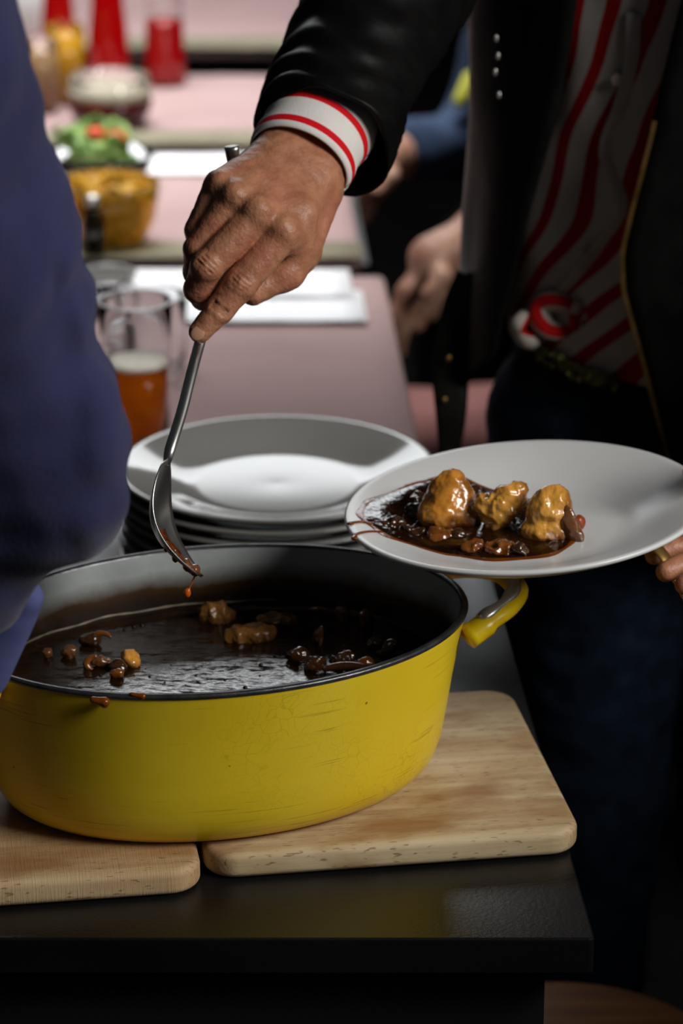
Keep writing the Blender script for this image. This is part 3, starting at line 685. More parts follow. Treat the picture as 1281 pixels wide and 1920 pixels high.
bowl = mesh('bowl', *solid(grid_mesh(rows), .0013), M_steel, sp)
rows2 = [[tuple(Vector(p)+Nn*(.0012+.002*max(0, nz(p, 90, 3)))) for p in r[4:14]] for r in rows[17:33]]
mesh('sauce_residue', *solid(grid_mesh(rows2), .0008), mat('spoon_sauce', lin(120, 52, 14), lin(58, 22, 8), rough=.1, scale=120, bump=.001, bscale=200), bowl)
lp_ = lambda i_, j_, o_: Vector(rows[i_][j_])+Nn*o_
lump = [ell(lp_(30, 8, .001), (.0035, .006, .0045), .004), ell(lp_(28, 10, .001), (.0030, .006, .005), .004), ell(lp_(25, 11, .0008), (.0025, .005, .005), .004), ell(lp_(22, 12, .0006), (.002, .004, .004), .004)]
mesh('sauce_lump', *displace(sdf(lump, .001), lambda p: .0008*nz(p, 260, 2)), M_mush, bowl)
dy = 2.03
dA = aty(370, 1070, dy); dB = aty(351, 1112, dy)
dv = sdf([cap(dA, dB, .0008, .0006, .001), ell(dB, (.0028, .0028, .0036), .002)], .0006)
tag(mesh('sauce_drop', *dv, M_drop), 'orange sauce drop hanging on a thread under the spoon tip', 'sauce drop')
tag(mesh('sauce_drop', *sdf([ell(aty(357, 1068, dy), (.0022, .0022, .003), .001)], .0006), M_drop), 'orange sauce drop clinging under the edge of the spoon', 'sauce drop')

# ------------------------------------------------------------------ glasses and dishes on the far tables
def vessel(name, c, prof_out, wall, label, cat, fill=None, foam=None, gap=.0006, mglass=None, n=40, rim=False):
    """glass with an inner wall; fill=(material, z level), foam=(material, thickness)"""
    g_ = empty(name, c); tag(g_, label, cat)
    ins = [(max(r-wall, 0), z) for r, z in prof_out if z >= wall*1.5]
    ins = [(0, wall*1.5), (max(np.interp(wall*1.5, [z for r, z in prof_out], [r for r, z in prof_out])-wall, 0), wall*1.5)]+ins
    prof = [(0, 0)]+prof_out+[(prof_out[-1][0]-wall*.5, prof_out[-1][1]+wall*.4)]+ins[::-1]
    mesh('glass', *lathe(prof, n, c), mglass or M_glass, g_)
    if fill:
        m, zl = fill
        zs = sorted(set([z for r, z in ins if z < zl]+[zl]))
        rr2 = lambda z: max(float(np.interp(z, [q for r, q in ins[1:]], [r for r, q in ins[1:]]))-gap, .001)
        mesh('drink', *lathe([(0, wall*1.5+gap)]+[(rr2(z), max(z, wall*1.5+gap)) for z in zs]+[(0, zl)], n, c), m, g_)
        if foam:
            mf, th = foam
            mesh('foam', *lathe([(0, zl+.0004), (rr2(zl), zl+.0004), (rr2(zl+th), zl+th), (rr2(zl+th)*.7, zl+th+.0015), (0, zl+th*.9)], n, c), mf, g_)
    if rim:
        r_, z_ = prof_out[-1]; mesh('rim', *lathe_ring(r_-wall*.4, z_, .0014, c), M_glass_rim, g_)
    return g_
def lathe_ring(R_, z_, r_, c, n=48, m=10):
    rows = [[(c[0]+(R_+r_*math.cos(2*math.pi*j/m))*math.cos(2*math.pi*i/n), c[1]+(R_+r_*math.cos(2*math.pi*j/m))*math.sin(2*math.pi*i/n), c[2]+z_+r_*math.sin(2*math.pi*j/m)) for j in range(m)] for i in range(n+1)]
    return grid_mesh(rows, True)
pg = aty(253, 568, 2.86); pc_ = (pg.x, pg.y, .006)
vessel('pint_glass', pc_, [(.030, 0), (.0315, .002), (.033, .05), (.0355, .11), (.0372, .150)], .0016, 'tall clear pint glass half full of amber beer', 'glass', (M_beer, .083), (M_foam, .004), mglass=M_glass_thin, rim=True)
q = aty(285, 515, 3.10); vessel('tumbler', (q.x, q.y, .006), [(.030, 0), (.034, .003), (.036, .05), (.037, .085)], .002, 'empty clear tumbler behind the pint glass, nearer the hand', 'glass', mglass=M_glass_thin, rim=True)
q = aty(200, 520, 3.16); vessel('tumbler', (q.x, q.y, .006), [(.026, 0), (.030, .003), (.032, .04), (.033, .07)], .002, 'small empty clear tumbler half hidden by the navy sleeve', 'glass', mglass=M_glass_thin, rim=True)
q = aty(200, 470, 3.36); qc = (q.x, q.y, .006)
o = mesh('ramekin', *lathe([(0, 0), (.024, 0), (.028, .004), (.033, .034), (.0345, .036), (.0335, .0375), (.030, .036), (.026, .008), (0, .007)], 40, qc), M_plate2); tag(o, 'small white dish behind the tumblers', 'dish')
q = aty(206, 470, 3.62); yc = (q.x, q.y, .006)
vessel('glass_bowl', yc, [(.03, 0), (.045, .006), (.057, .03), (.062, .055), (.064, .078)], .003, 'amber glass bowl heaped with golden crisps', 'bowl', mglass=M_amberbowl)
cr = None
for k in range(46):
    a = random.uniform(0, 6.28); r = .046*math.sqrt(random.random()); lay = k/46
    if cr is None:
        rows = [[(.016*u, .012*v_, .006*(u*u-v_*v_)) for u in np.linspace(-1, 1, 7)] for v_ in np.linspace(-1, 1, 7)]
        cr = mesh('crisp', *solid(grid_mesh(rows), .0015), M_gold_food, loc=(0, 0, 0)); o = cr
    else: o = cr.copy(); C.objects.link(o)
    o.location = (yc[0]+r*math.cos(a)*(.62+.38*lay), yc[1]+r*math.sin(a)*(.62+.38*lay), yc[2]+.016+.062*lay); o.rotation_euler = (random.uniform(-.7, .7), random.uniform(-.7, .7), random.uniform(0, 6))
    tag(o, 'golden crisp heaped in the amber glass bowl', 'crisp', 'crisps in the glass bowl')
q = aty(176, 448, 3.555); kc = (q.x, q.y, .0115)
cz = empty('oil_cruet', kc); tag(cz, 'small dark glass cruet with steel cap before the crisp bowl', 'cruet')
mesh('bottle', *lathe([(0, 0), (.013, 0), (.0145, .002), (.0145, .040), (.008, .052), (.007, .060), (0, .060)], 28, kc), M_darkglass, cz)
mesh('cap', *lathe([(0, .060), (.0088, .060), (.009, .070), (.007, .073), (0, .0735)], 24, kc), M_steel, cz)
q = aty(188, 320, 3.90); sc_ = (q.x, q.y, .006)
vessel('salad_bowl', sc_, [(.03, 0), (.05, .005), (.066, .025), (.074, .048)], .003, 'clear glass bowl of green salad and tomato', 'bowl')
lf = None
for k in range(26):
    a = random.uniform(0, 6.28); r = .05*math.sqrt(random.random()); lay = k/26
    if lf is None:
        rows = [[(.026*u*math.sqrt(max(0, 1-v_*v_*.8)), .03*v_, .010*v_*v_+.005*math.sin(4*u+3*v_)) for u in np.linspace(-1, 1, 9)] for v_ in np.linspace(-1, 1, 9)]
        lf = mesh('lettuce_leaf', *solid(grid_mesh(rows), .0012), M_leaf, loc=(0, 0, 0)); o = lf
    else: o = lf.copy(); C.objects.link(o)
    o.location = (sc_[0]+r*math.cos(a)*(.55+.45*lay), sc_[1]+r*math.sin(a)*(.55+.45*lay), sc_[2]+.018+.050*lay); o.rotation_euler = (random.uniform(-.8, .8), random.uniform(-.8, .8), random.uniform(0, 6))
    tag(o, 'green salad leaf in the clear glass salad bowl', 'leaf', 'leaves in the salad bowl')
for k, (dx, dy_, dz, lab) in enumerate(((-.006, .01, .072, 'left tomato wedge on the salad'), (.022, -.004, .070, 'right tomato wedge on the salad'))):
    c = Vector(sc_)+Vector((dx, dy_, dz)); v, f = sdf([ell(c, (.013, .012, .009), .003), ell(c+Vector((.006, 0, -.004)), (.010, .010, .007), .003)], .0015)
    tag(mesh('tomato_wedge', v, f, M_tomato), lab, 'tomato', 'tomato wedges on the salad')
q = aty(207, 232, 4.27); gc = (q.x, q.y, .006)
vessel('beer_goblet', gc, [(.040, 0), (.052, .008), (.060, .026), (.061, .046), (.058, .072)], .002, 'wide stemless goblet of dark red beer with a tan foam head', 'glass', (M_darkbeer, .042), (M_foam2, .014), -.0024)
q = aty(126, 200, 4.42); vessel('juice_glass', (q.x, q.y, .006), [(.022, 0), (.024, .003), (.027, .06), (.029, .115)], .002, 'glass of amber drink left of the goblet', 'glass', (M_amberglass, .104), None, -.0024)
q = aty(78, 215, 4.36); vessel('juice_glass', (q.x, q.y, .006), [(.022, 0), (.024, .003), (.027, .06), (.029, .105)], .002, 'glass of pale tan drink against the navy sleeve', 'glass', (M_tan, .09), None, -.0024)
def red_bottle(px, Y, r, label):
    q = aty(px, 150, Y); c = (q.x, q.y, .006); b_ = empty('drink_bottle', c); tag(b_, label, 'bottle', 'red drink bottles')
    mesh('bottle', *lathe([(0, 0), (r, 0), (r*1.06, .004), (r*1.05, .03), (r*.92, .09), (r*.78, .13), (r*.72, .17), (r*.42, .20), (r*.40, .225), (0, .225)], 36, c), M_red, b_)
    mesh('cap', *lathe([(0, .225), (r*.46, .225), (r*.46, .243), (0, .245)], 24, c), M_redcap, b_)
red_bottle(113, 4.56, .028, 'red drink bottle nearest the navy sleeve')
red_bottle(205, 4.53, .031, 'red drink bottle behind the foamy goblet')
q = aty(310, 150, 4.56); vessel('tall_glass', (q.x, q.y, .006), [(.032, 0), (.0335, .004), (.031, .04), (.0285, .09), (.028, .15), (.030, .19)], .002, 'tall glass of bright red drink, right of the red bottles', 'glass', (M_red, .095), None, -.0024)
q = aty(52, 60, 4.95); tag(mesh('white_mug', *lathe([(0, 0), (.028, 0), (.031, .003), (.033, .08), (.032, .082), (.0295, .08), (.027, .006), (0, .005)], 36, (q.x, q.y, .006)), M_paper), 'white mug at the far left behind the red bottles', 'mug')

# ------------------------------------------------------------------ people
def stripes_grid(name, rows, uvs, m, parent, th=.0015):
    v, f = grid_mesh(rows); n = len(v); v2, f2 = solid((v, f), th)
    uv = [u for r in uvs for u in r]; return mesh(name, v2, f2, m, parent, uv=uv+uv)
# --- the server: right hand with the spoon, left hand with the plate
A = lambda px, py, y: np.array(aty(px, py, y))
wr = A(552, 322, 2.240); fa = A(640, 160, 2.345)
wdir = np.array(RIGHT*.86-UP*.51); 
iM, mM, rM, pM = A(531, 436, 2.166), A(484, 400, 2.166), A(441, 370, 2.174), A(411, 349, 2.186)
palm = [cap(wr+wdir*.015, iM, .0205, .0135, .012), cap(wr+wdir*.004, mM, .021, .0135, .012), cap(wr-wdir*.006, rM, .021, .0130, .012), cap(wr-wdir*.016, pM, .0195, .012, .012),
        cap(wr+wdir*.013, fa+wdir*.012, .0215, .026, .014), cap(wr-wdir*.013, fa-wdir*.012, .0215, .026, .014)]
idx = [iM, A(452, 532, 2.150), A(411, 582, 2.143), A(375, 622, 2.138)]
mid = [mM, A(388, 500, 2.150), A(372, 542, 2.156), A(381, 560, 2.166)]
rng = [rM, A(372, 466, 2.166), A(368, 510, 2.178), A(392, 525, 2.190)]
pnk = [pM, A(371, 432, 2.178), A(374, 465, 2.192), A(398, 480, 2.202)]
thb = [wr+wdir*.022+np.array([0, .004, -.006]), A(563, 470, 2.196), A(538, 512, 2.178), A(474, 549, 2.164)]
hand = palm+chain(thb, [.018, .0150, .0122, .0098], .007)
hand += chain(pnk, [.0115, .0098, .0088, .0078], .0028)+chain(rng, [.0128, .0110, .0098, .0088], .0028)+chain(mid, [.0132, .0122, .0108, .0092], .0028)+chain(idx, [.0136, .0122, .0104, .0086], .0028)
hand += [cap(A(566, 400, 2.184), A(560, 462, 2.182), .011, .011, .012), cap(A(545, 452, 2.176), A(556, 486, 2.186), .010, .010, .008)]   # web of the thumb
fwd = np.array(FWD)
for kn, r in ((iM, .0088), (mM, .0086), (rM, .0080), (pM, .0072)): hand.append(ell(kn-fwd*.0072+np.array(UP)*.002, (r, r, r), .007))
for kn, r in ((idx[1], .0098), (mid[1], .0096)): hand.append(ell(kn-fwd*.0040, (r, r, r), .005))
for kn, a in ((iM, .010), (mM, .003), (rM, -.005), (pM, -.012)):
    hand.append(cap(kn-fwd*.0085+np.array(UP)*.003, wr+wdir*a-fwd*.0165+np.array(UP)*.006, .0030, .0030, .006))
def creases(P0, P1, at_, n_, rr_, wid, step=.0032):
    out = []; d = (P1-P0)/np.linalg.norm(P1-P0); side = np.cross(d, fwd); side /= np.linalg.norm(side)
    for i in range(n_):
        c = P0+(P1-P0)*at_+d*(i-(n_-1)/2)*step-fwd*(rr_+.0010)
        out.append(cut(c-side*wid+fwd*.0028, c+d*.0004, .0009, .0014)); out.append(cut(c+d*.0004, c+side*wid+fwd*.0028, .0009, .0014))
    return out
hand += creases(idx[0], idx[1], 1.0, 4, .0136, .0075)+creases(mid[0], mid[1], 1.0, 4, .0134, .0070)+creases(idx[1], idx[2], .98, 3, .0103, .006, .0024)
hand += [cut(A(590, 458, 2.170), A(552, 478, 2.162), .0011, .003), cut(A(545, 488, 2.156), A(486, 548, 2.146), .0010, .004)]
HV = sdf(hand, .00125)
HV = displace(HV, lambda p: .0005*nz(p, 140, 5)+.00022*nz(p, 420, 6))
el_r = np.array([.060, 2.50, .565]); sh_r = np.array([.155, 2.70, .70])
sh_l = np.array([.515, 2.70, .70]); el_l = np.array([.60, 2.50, .42]); wr_l = np.array([.405, 2.235, .232])
body = [cap(fa, el_r, .034, .045, .02), cap(el_r, sh_r, .046, .058, .02), cap(sh_r, sh_l, .065, .065, .04), cap((.335, 2.72, .66), (.335, 2.72, .80), .06, .055, .03),
        ell((.33, 2.71, .52), (.165, .105, .19), .05), ell((.33, 2.71, .25), (.15, .10, .22), .05), ell((.33, 2.71, .06), (.165, .11, .12), .05),
        cap((.245, 2.71, .03), (.25, 2.72, -.33), .082, .058, .03), cap((.25, 2.72, -.33), (.25, 2.75, -.70), .056, .042, .02), cap((.415, 2.71, .03), (.42, 2.72, -.33), .082, .058, .03), cap((.42, 2.72, -.33), (.42, 2.75, -.70), .056, .042, .02),
        cap(sh_l, el_l, .058, .046, .02), cap(el_l, wr_l, .045, .030, .02)]
BV = sdf(body, .012)
# left hand gripping the far rim of the held plate
pl = HO+hn @ Vector((.1375, .0, .018))          # rim point
kb = np.array([.335, 2.165, .222])
lh = [cap(wr_l, kb, .026, .021, .012), cap(wr_l+np.array([0, -.012, -.01]), kb+np.array([-.004, -.016, -.012]), .022, .017, .012)]
lh += chain([kb+np.array([0, -.004, .012]), np.array([.305, 2.128, .250]), np.array([.278, 2.118, .2470]), np.array([.2645, 2.112, .2420])], [.0150, .0120, .0105, .0082], .005)     # thumb over the rim
tips = [(.240, 2.160, .172), (.240, 2.130, .169), (.246, 2.102, .166), (.258, 2.080, .164)]
for i, t_ in enumerate(tips):
    r0 = kb+np.array([-.012, .016-.017*i, -.018-.003*i]); t_ = np.array(t_); md = (r0*.55+t_*.45)+np.array([0, 0, -.010])
    lh += chain([r0, md, t_], [.0115, .0100, .0082], .003)
LV = displace(sdf(lh, .0018), lambda p: .0004*nz(p, 140, 8))
server = mesh('person', *join((HV[0], HV[1].tolist()), (BV[0], BV[1].tolist()), (LV[0], LV[1].tolist())), M_skin, loc=(.33, 2.71, -.75))
tag(server, 'standing person in black leather jacket and red-striped shirt serving stew', 'person')
# nail of the extended index finger
nd = (idx[3]-idx[2])/np.linalg.norm(idx[3]-idx[2]); nc_ = idx[3]-fwd*.0072+nd*.002; ns = np.cross(nd, fwd); ns /= np.linalg.norm(ns); nn_ = np.cross(ns, nd)
Mx = np.stack([ns, nd, nn_], 1)
mesh('finger_nail', *sdf([ell(nc_, (.0052, .0062, .0018), .001, Mx)], .0006), M_nail, server)
# cuff of the right sleeve
ax_ = Vector(el_r-wr).normalized(); Wv = Vector(wdir); Wv = (Wv-ax_*Wv.dot(ax_)).normalized(); Dv = ax_.cross(Wv).normalized()
c0 = Vector(wr)+ax_*.010
def ring(c, ra, rb, n=56, flat_corner=0):
    return [c+Wv*(ra*math.cos(2*math.pi*i/n))+Dv*(rb*math.sin(2*math.pi*i/n)) for i in range(n+1)]
rows = []; uvs = []
for k in range(15):
    l = .070*k/14; wob = .0012*math.sin(k*.8)
    rows.append(ring(c0+ax_*l, .0395+.004*k/14+wob, .0330+.004*k/14)); uvs.append([(.25*i/56, l) for i in range(57)])
stripes_grid('shirt_cuff', rows, uvs, M_cuff, server, -.0014)
# jacket: right sleeve, left sleeve, body with open front
def sleeve(path, rads, n, seed, amp, fl=.9, ref=None):
    P = spline(path, 60); R_ = np.interp(np.linspace(0, 1, 61), np.linspace(0, 1, len(rads)), rads)
    v, f = tube(P, R_, n, flat=fl, cap=False, ref=ref); out_ = []
    for i, p in enumerate(v):
        k = i//n; c = Vector(P[k]); d = (Vector(p)-c); s = k/60
        wv = math.sin(s*52+2.2*math.sin(3*(i % n)/n*6.28)+1.5*nz(p, 9, seed))
        out_.append(c+d*(1+amp*wv*(.5+.7*abs(nz(p, 12, seed+2)))+.5*amp*nz(p, 40, seed+4)))
    return solid((out_, f), .003)
cs = Vector(wr)+ax_*.050
sl_r = sleeve([cs+Wv*.007-UP*.003, Vector(fa)+ax_*.02, Vector(el_r), Vector(sh_r)+Vector((.02, 0, .0))], [.0560, .056, .067, .080], 48, 3, .075, .92, tuple(Wv.cross(ax_)))
sl_l = sleeve([Vector(wr_l)+Vector((.012, .015, .012)), (Vector(wr_l)+Vector(el_l))/2, Vector(el_l), Vector(sh_l)], [.045, .052, .066, .082], 36, 8, .06)
JC = Vector((.333, 2.70)); JA, JB = .216, .158
def zrow(py): return aty(1000, py, 2.57).z
lt = [(-400, 1125), (-100, 1100), (0, 1090), (200, 1060), (430, 1000), (600, 962), (700, 946), (780, 925), (830, 915)]
rt = [(-400, 1320), (-100, 1290), (0, 1268), (120, 1240), (230, 1218), (380, 1182), (450, 1167), (520, 1170), (600, 1190), (740, 1225), (860, 1256), (960, 1275)]
def openx(tab, z, Y=2.58):
    zs = [aty(px, py, Y).z for py, px in tab]; xs = [aty(px, py, Y).x for py, px in tab]
    return float(np.interp(-z, [-q_ for q_ in zs], xs))
rows = []; NT = 90; NZ = 56
ztop = .72; th_l = []
for k in range(NZ+1):
    s = k/NZ; r = []
    for j in range(NT+1):
        u = j/NT
        # hem height varies round the body: a hanging point on the right front, long on the left front
        zt = .175
        if u < .16: zt = .10+.075*min(1, (abs(u-.075)/.075)**1.2)
        if u > .86: zt = .03
        elif u > .7: zt = .175-.145*(u-.7)/.16
        z = ztop+(zt-ztop)*s
        shrink = 1 if z < .58 else 1-.55*((z-.58)/.14)**2
        a_, b_ = JA*shrink, JB*(.6+.4*shrink)
        xl = openx(lt, z); xr = openx(rt, z)
        t0 = math.acos(max(-1, min(1, (xl-JC.x)/a_))); t1 = math.acos(max(-1, min(1, (xr-JC.x)/a_)))
        # angle measured clockwise from +x through the front (camera side): front left edge t0, then round the back to t1
        th_ = t0+(2*math.pi-(t0-t1))*u
        fold = .006*math.sin(z*20+5*th_)*nz((math.cos(th_)*3, math.sin(th_)*3, z*4), 1, 3)+.012*(1-u)**10+.010*u**12
        r.append((JC.x+(a_+fold)*math.cos(th_), JC.y-(b_+fold)*math.sin(th_), z))
    rows.append(r)
jb = solid(grid_mesh(rows), .004)
jacket = mesh('jacket', *join((jb[0], jb[1]), (sl_r[0], sl_r[1]), (sl_l[0], sl_l[1])), M_leather, server)
zp = [np.array(rows[k][NT])+np.array([0, -.004, 0]) for k in range(NZ+1)]
zps = spline([p for p in zp if p[2] < .42], 150)
mesh('zip_tape', *tube(zps, .0026, 8, flat=.5), M_leather2, jacket)
tv = []
for i in range(0, 151):
    p = zps[i]+np.array([0, -.0022, 0]); tv.append(box((p[0]-.0020, p[1]-.001, p[2]-.0008), (p[0]+.0020, p[1]+.001, p[2]+.0008)))
zt_ = mesh('zip_teeth', *join(*tv), M_gold, jacket, smooth=False); zt_['kind'] = 'stuff'
# hanging belt strap of the jacket
bp = spline([aty(893, 520, 2.67), aty(868, 580, 2.672), aty(846, 680, 2.665), aty(846, 780, 2.655), aty(842, 862, 2.65)], 30)
mesh('belt_strap', *tube(bp, [.019-.010*max(0, (i-12)/18)**1.5 for i in range(31)], 12, flat=.18, ref=(0, -1, 0)), M_leather2, jacket)
for px, py in ((842, 672), (834, 750)):
    q = aty(px, py, 2.652); mesh('stud', *sdf([ell(q, (.0026, .002, .0034), .001)], .0008), M_gold, jacket)
# right-hand side pocket edge: small chain of metal on the jacket front
for k, (px, py) in enumerate(((931, 72), (934, 105), (929, 135), (936, 178))):
    q = aty(px, py, 2.555); mesh('stud', *sdf([ell(q, (.0018, .0016, .0036), .001)], .001), M_bare, jacket)
# shirt front
SA, SB = .170, .118; rows = []; uvs = []
for k in range(61):
    z = .62-.44*k/60; r = []; uu = []
    for j in range(81):
        th_ = math.pi*(1.02-1.04*j/80); hemdrop = 0
        zz = z-(.05*(k/60)**4*max(0, math.sin((j/80-.2)*2.2)))
        w_ = 1+.04*math.sin(zz*9)
        d = .010*nz((j*.055, zz*5, 0), 1, 4)+.006*math.sin(j*.42+6*zz)*nz((j*.04, zz*8, 2), 1, 7)+.004*nz((j*.12, zz*16, 2), 1, 9)
        gather = .012*math.exp(-((j-26)/9)**2)*(k/60)**3
        r.append((JC.x+(SA*w_+d+gather)*math.cos(th_), JC.y-(SB*w_+d+gather)*math.sin(th_), zz)); uu.append((.40*j/80+.11*max(0, (k-24)/36)**1.4*(1-.5*max(0, j-40)/40)+.010*math.sin(k*.22+j*.05), zz))
    rows.append(r); uvs.append(uu)
shirt = stripes_grid('shirt', rows, uvs, M_shirt, server, .0015)
# placket, buttons and knot
def shirt_pt(px, py, off=.003):
    best = min((p for r in rows for p in r), key=lambda p: ((Vector(p)-ORG).normalized()-ray(px, py).normalized()).length)
    return Vector(best)+Vector((0, -off, 0))
plk = spline([shirt_pt(*q, .0035) for q in ((1195, 20), (1190, 110), (1165, 200), (1140, 290), (1170, 380), (1130, 450), (1085, 510), (1050, 560))], 50)
mesh('placket', *tube(plk, [.0075]*51, 10, flat=.22, ref=(0, -1, 0)), mat('placket_cloth', lin(208, 198, 190), lin(190, 178, 172), rough=.85, scale=40), shirt)
for px, py in ((1157, 140), (1105, 468)):
    q = shirt_pt(px, py, .0075)
    b_ = lathe([(0, 0), (.0055, 0), (.0058, .001), (.005, .002), (.0035, .0014), (0, .0014)], 20); mesh('button', *xform(b_, Matrix.Translation(q) @ Matrix.Rotation(math.pi/2, 4, 'X')), M_button, shirt)
kq = shirt_pt(1045, 590, .004)
def knot_loop(c, R_, r_, a0, a1, tilt, n=26):
    P = [c+Vector((R_*math.cos(a0+(a1-a0)*i/n), -.006*math.sin(i*.4), R_*.8*math.sin(a0+(a1-a0)*i/n)))+Vector((tilt*i/n, 0, 0)) for i in range(n+1)]
    rr3 = [r_*(.6+.4*math.sin(math.pi*i/n)) for i in range(n+1)]; v, f = tube(P, rr3, 14, flat=.8)
    uv = [(((i % 14)/14)*.05, i//14*.004) for i in range(len(v))]; return v, f, uv
vk = []; fk = []; uk = []
for args in ((kq, .017, .012, .3, 5.6, .0), (kq+Vector((.014, -.004, .006)), .010, .009, -1, 3.4, .01), (kq+Vector((-.018, .004, -.010)), .018, .010, 2.4, 5.2, -.006), (kq+Vector((.018, -.002, -.016)), .03, .011, 1.2, 3.0, .03)):
    v, f, u = knot_loop(*args); b_ = len(vk); vk += list(v); fk += [[i+b_ for i in q_] for q_ in f]; uk += u
M_knot = stripe_mat('knot_cloth', 0, .026, .4, lin(196, 184, 174), lin(190, 22, 26), distort=.02)
mesh('shirt_knot', vk, fk, M_knot, shirt, uv=uk)
# sequinned belt
sb_ = spline([shirt_pt(1000, 640, .008), shirt_pt(1050, 672, .008), shirt_pt(1095, 700, .008), shirt_pt(1150, 725, .006)], 40)
sv = [xform(lathe([(0, 0), (.0028, .0003), (.0030, .0008), (0, .001)], 8), Matrix.Translation(Vector(p)+Vector((random.uniform(-.006, .006), -.004, random.uniform(-.008, .004)))) @ Matrix.Rotation(math.pi/2+random.uniform(-.6, .6), 4, 'X') @ Matrix.Rotation(random.uniform(-.6, .6), 4, 'Y')) for p in sb_ for _ in range(4)]
sq = mesh('sequin_trim', *join(*sv), M_sequin, server, smooth=False); sq['kind'] = 'stuff'
# jeans
jn = [ell((.325, 2.705, .085), (.185, .128, .125), .05), cap((.243, 2.70, .02), (.25, 2.72, -.33), .098, .074, .03), cap((.25, 2.72, -.33), (.25, 2.75, -.72), .072, .058, .02), cap((.415, 2.70, .02), (.42, 2.72, -.33), .098, .074, .03), cap((.42, 2.72, -.33), (.42, 2.75, -.72), .072, .058, .02)]
JV = displace(sdf(jn, .007), lambda p: .004*nz(p, 16, 3)+.002*nz(p, 42, 4))
jeans = mesh('jeans', JV[0], JV[1], M_denim, server)
for x in (.25, .42):
    sv_ = sdf([ell((x, 2.70, -.70), (.045, .11, .045), .01), cap((x, 2.75, -.68), (x, 2.75, -.62), .05, .05, .01)], .008); mesh('shoe', sv_[0], sv_[1], M_black, server)
# utensil handle held under the plate by the left hand
P = [aty(1228, 1022, 2.12), aty(1252, 1052, 2.11), aty(1285, 1110, 2.10), aty(1330, 1195, 2.09)]
tag(mesh('utensil', *tube(spline(P, 20), [.0062]*21, 10, flat=.3), M_gold), 'brassy utensil handle held under the right side of the plate', 'utensil')

# --- the person in navy at the left edge
c = lambda px, py, y: np.array(aty(px, py, y))
sh = c(-270, -260, 1.66); el = c(20, 815, 1.76); wt = c(-190, 1190, 1.80)
tor = [ell((-.50, 1.60, .32), (.16, .12, .30), .05), ell((-.50, 1.60, .0), (.16, .125, .2), .05), cap((-.60, 1.62, -.1), (-.58, 1.62, -.72), .085, .05, .03), cap((-.42, 1.62, -.1), (-.42, 1.62, -.72), .085, .05, .03), cap(sh, (-.66, 1.62, sh[2]), .06, .06, .03), cap(sh, el, .048, .042, .02), cap(el, wt, .042, .03, .02), cap(wt, wt+(wt-el)*.35, .027, .024, .01)]
BV = sdf(tor, .010); pl_ = mesh('person', BV[0], BV[1], M_skin, loc=(-.5, 1.61, -.75))
tag(pl_, 'person in a navy sweater at the left edge, arm over the pot', 'person')
edge = [(27, 0), (44, 100), (68, 223), (101, 318), (130, 379), (142, 460), (176, 562), (178, 650), (203, 718), (210, 812), (203, 948), (190, 1012), (145, 1070), (78, 1137), (15, 1245)]
sw = [ell((-.50, 1.60, .33), (.185, .145, .32), .05), ell((-.50, 1.60, .05), (.18, .145, .2), .05), cap(sh, (-.66, 1.62, sh[2]), .075, .075, .03), cap(sh, c(-118, 420, 1.73), .078, .070, .03), cap(c(-118, 420, 1.73), el, .072, .060, .03), cap(el, c(15, 900, 1.77), .058, .056, .03), cap(c(15, 900, 1.77), c(-105, 1060, 1.79), .058, .052, .02), cap(c(-105, 1060, 1.79), wt, .052, .044, .02)]
for px, py in ((128, 388), (141, 452), (176, 572), (200, 735), (208, 815), (200, 940), (98, 322)): sw.append(ell(c(px-34, py, 1.745), (.0105, .03, .014), .012))
for px, py, r in ((85, 385, 17), (122, 480, 17), (145, 590, 26), (160, 725, 36), (160, 830, 42), (150, 940, 45)):
    sw.append(ell(c(px, py, 1.755), (r*.00033, .03, r*.0005), .03))
SV = displace(sdf(sw, .005), lambda p: .007*nz(p, 13, 1)+.004*nz(p, 34, 2))
sweater = mesh('sweater', SV[0], SV[1], M_navy, pl_)
hm = sdf([cap(c(48, 1120, 1.80), c(-30, 1262, 1.82), .012, .017, .01), cap(c(0, 1140, 1.81), c(-60, 1260, 1.82), .02, .02, .01)], .003)
mesh('lit_sweater_hem', hm[0], hm[1], M_lit_hem, sweater)  # lit patch of the sweater, brightness painted in as a paler blue
tr = sdf([cap((-.60, 1.62, -.08), (-.58, 1.62, -.72), .10, .065, .03), cap((-.42, 1.62, -.08), (-.42, 1.62, -.72), .10, .065, .03), ell((-.51, 1.61, -.06), (.185, .15, .13), .05)], .01); mesh('trousers', tr[0], tr[1], M_black, pl_)

# --- seated people behind on the right
def far_hand(wrist, knuck, fingers, rr_=.0105):
    out_ = [cap(wrist, knuck, .027, .030, .012)]
    for pts in fingers: out_ += chain([np.array(knuck)]+[np.array(p) for p in pts], [.014]+[rr_*(1-.12*i) for i in range(len(pts))], .006)
    return out_
# denim sleeve person
B1 = dict(sh=np.array([.34, 4.30, .50]), el=c(900, 255, 4.22), wr=c(745, 292, 4.10))
fh = far_hand(B1['wr'], c(715, 305, 4.08), [[c(690, 345, 4.06), c(668, 392, 4.05)], [c(676, 350, 4.04), c(655, 398, 4.03)], [c(700, 360, 4.05), c(684, 410, 4.04)], [c(664, 360, 4.05), c(648, 395, 4.04)], [c(735, 330, 4.04), c(712, 360, 4.03)]], .012)
bd = [ell((.42, 4.42, .25), (.17, .12, .30), .05), cap(B1['sh'], B1['el'], .05, .045, .02), cap(B1['el'], B1['wr'], .042, .032, .02), cap((.42, 4.4, .5), (.42, 4.38, .62), .06, .055, .02), cap((.36, 4.40, -.12), (.18, 4.16, -.20), .08, .065, .03), cap((.48, 4.40, -.12), (.36, 4.09, -.20), .08, .065, .03), cap((.18, 4.16, -.2), (.18, 4.16, -.70), .06, .045, .02), cap((.36, 4.09, -.20), (.36, 4.09, -.70), .06, .045, .02)]
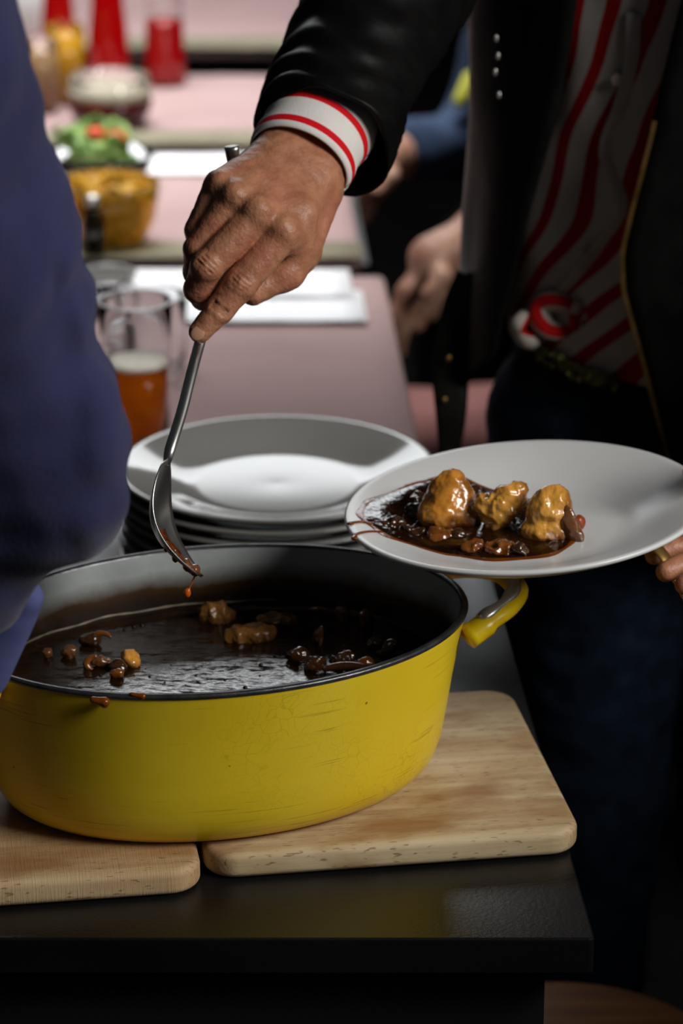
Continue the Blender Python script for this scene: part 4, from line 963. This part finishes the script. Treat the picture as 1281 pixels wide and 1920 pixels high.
v1 = sdf(bd+fh, .008); p1 = mesh('person', v1[0], v1[1], M_skin_far, loc=(.42, 4.4, -.75)); tag(p1, 'seated person in a blue denim shirt behind the leather sleeve', 'person')
v1 = displace(sdf([ell((.42, 4.42, .27), (.195, .145, .32), .05), cap(B1['sh'], B1['el'], .068, .058, .03), cap(B1['el'], B1['wr']+(B1['el']-B1['wr'])*.25, .058, .046, .02)], .009), lambda p: .008*nz(p, 14, 2)); mesh('denim_shirt', v1[0], v1[1], M_denim_far, p1)
v1 = sdf([cap((.36, 4.40, -.12), (.18, 4.16, -.20), .10, .082, .03), cap((.48, 4.40, -.12), (.36, 4.09, -.20), .10, .082, .03), cap((.18, 4.16, -.2), (.18, 4.16, -.72), .078, .06, .02), cap((.36, 4.09, -.20), (.36, 4.09, -.72), .078, .06, .02)], .01); mesh('trousers', v1[0], v1[1], M_black, p1)
v1 = sdf([cap(c(885, 150, 4.16), c(862, 190, 4.14), .014, .010, .006)], .004); mesh('scarf', v1[0], v1[1], M_yellowcloth, p1)
# dark clothed person with the hanging hand
wA = c(905, 435, 3.46); kA = c(812, 486, 3.42)
fA = [[c(762, 545, 3.40), c(742, 590, 3.40), c(735, 640, 3.41)], [c(778, 560, 3.42), c(757, 612, 3.42), c(748, 660, 3.43)], [c(800, 560, 3.44), c(782, 610, 3.44)], [c(822, 545, 3.45), c(806, 590, 3.46)], [c(830, 520, 3.38), c(802, 552, 3.37)]]
eA = np.array([.34, 3.58, .22]); sA = np.array([.42, 3.62, .44])
bd = [cap(wA, eA, .034, .044, .02), cap(eA, sA, .046, .055, .02), ell((.50, 3.66, .22), (.16, .12, .30), .05), cap((.5, 3.66, .45), (.5, 3.65, .6), .06, .055, .02), cap((.52, 3.68, -.16), (.33, 3.56, -.15), .08, .062, .03), cap((.33, 3.56, -.15), (.36, 3.55, -.70), .06, .045, .02), cap((.60, 3.68, -.16), (.48, 3.42, -.16), .08, .062, .03), cap((.48, 3.42, -.16), (.48, 3.40, -.70), .06, .045, .02)]
v1 = sdf(bd+far_hand(wA, kA, fA, .0115), .006); p2 = mesh('person', v1[0], v1[1], M_skin_far, loc=(.48, 3.62, -.75)); tag(p2, 'seated person in black with a hand dangling beside the table', 'person')
v1 = sdf([ell((.50, 3.66, .24), (.185, .145, .32), .05), cap(sA, eA, .072, .06, .03), cap(eA, wA+(eA-wA)*.45, .06, .05, .02)], .009); mesh('sweater', v1[0], v1[1], M_black, p2)
v1 = sdf([cap((.52, 3.68, -.16), (.33, 3.56, -.15), .10, .08, .03), cap((.33, 3.56, -.15), (.36, 3.55, -.72), .078, .06, .02), cap((.60, 3.68, -.16), (.48, 3.42, -.16), .10, .08, .03), cap((.48, 3.42, -.16), (.48, 3.40, -.72), .078, .06, .02)], .01); mesh('trousers', v1[0], v1[1], M_black, p2)
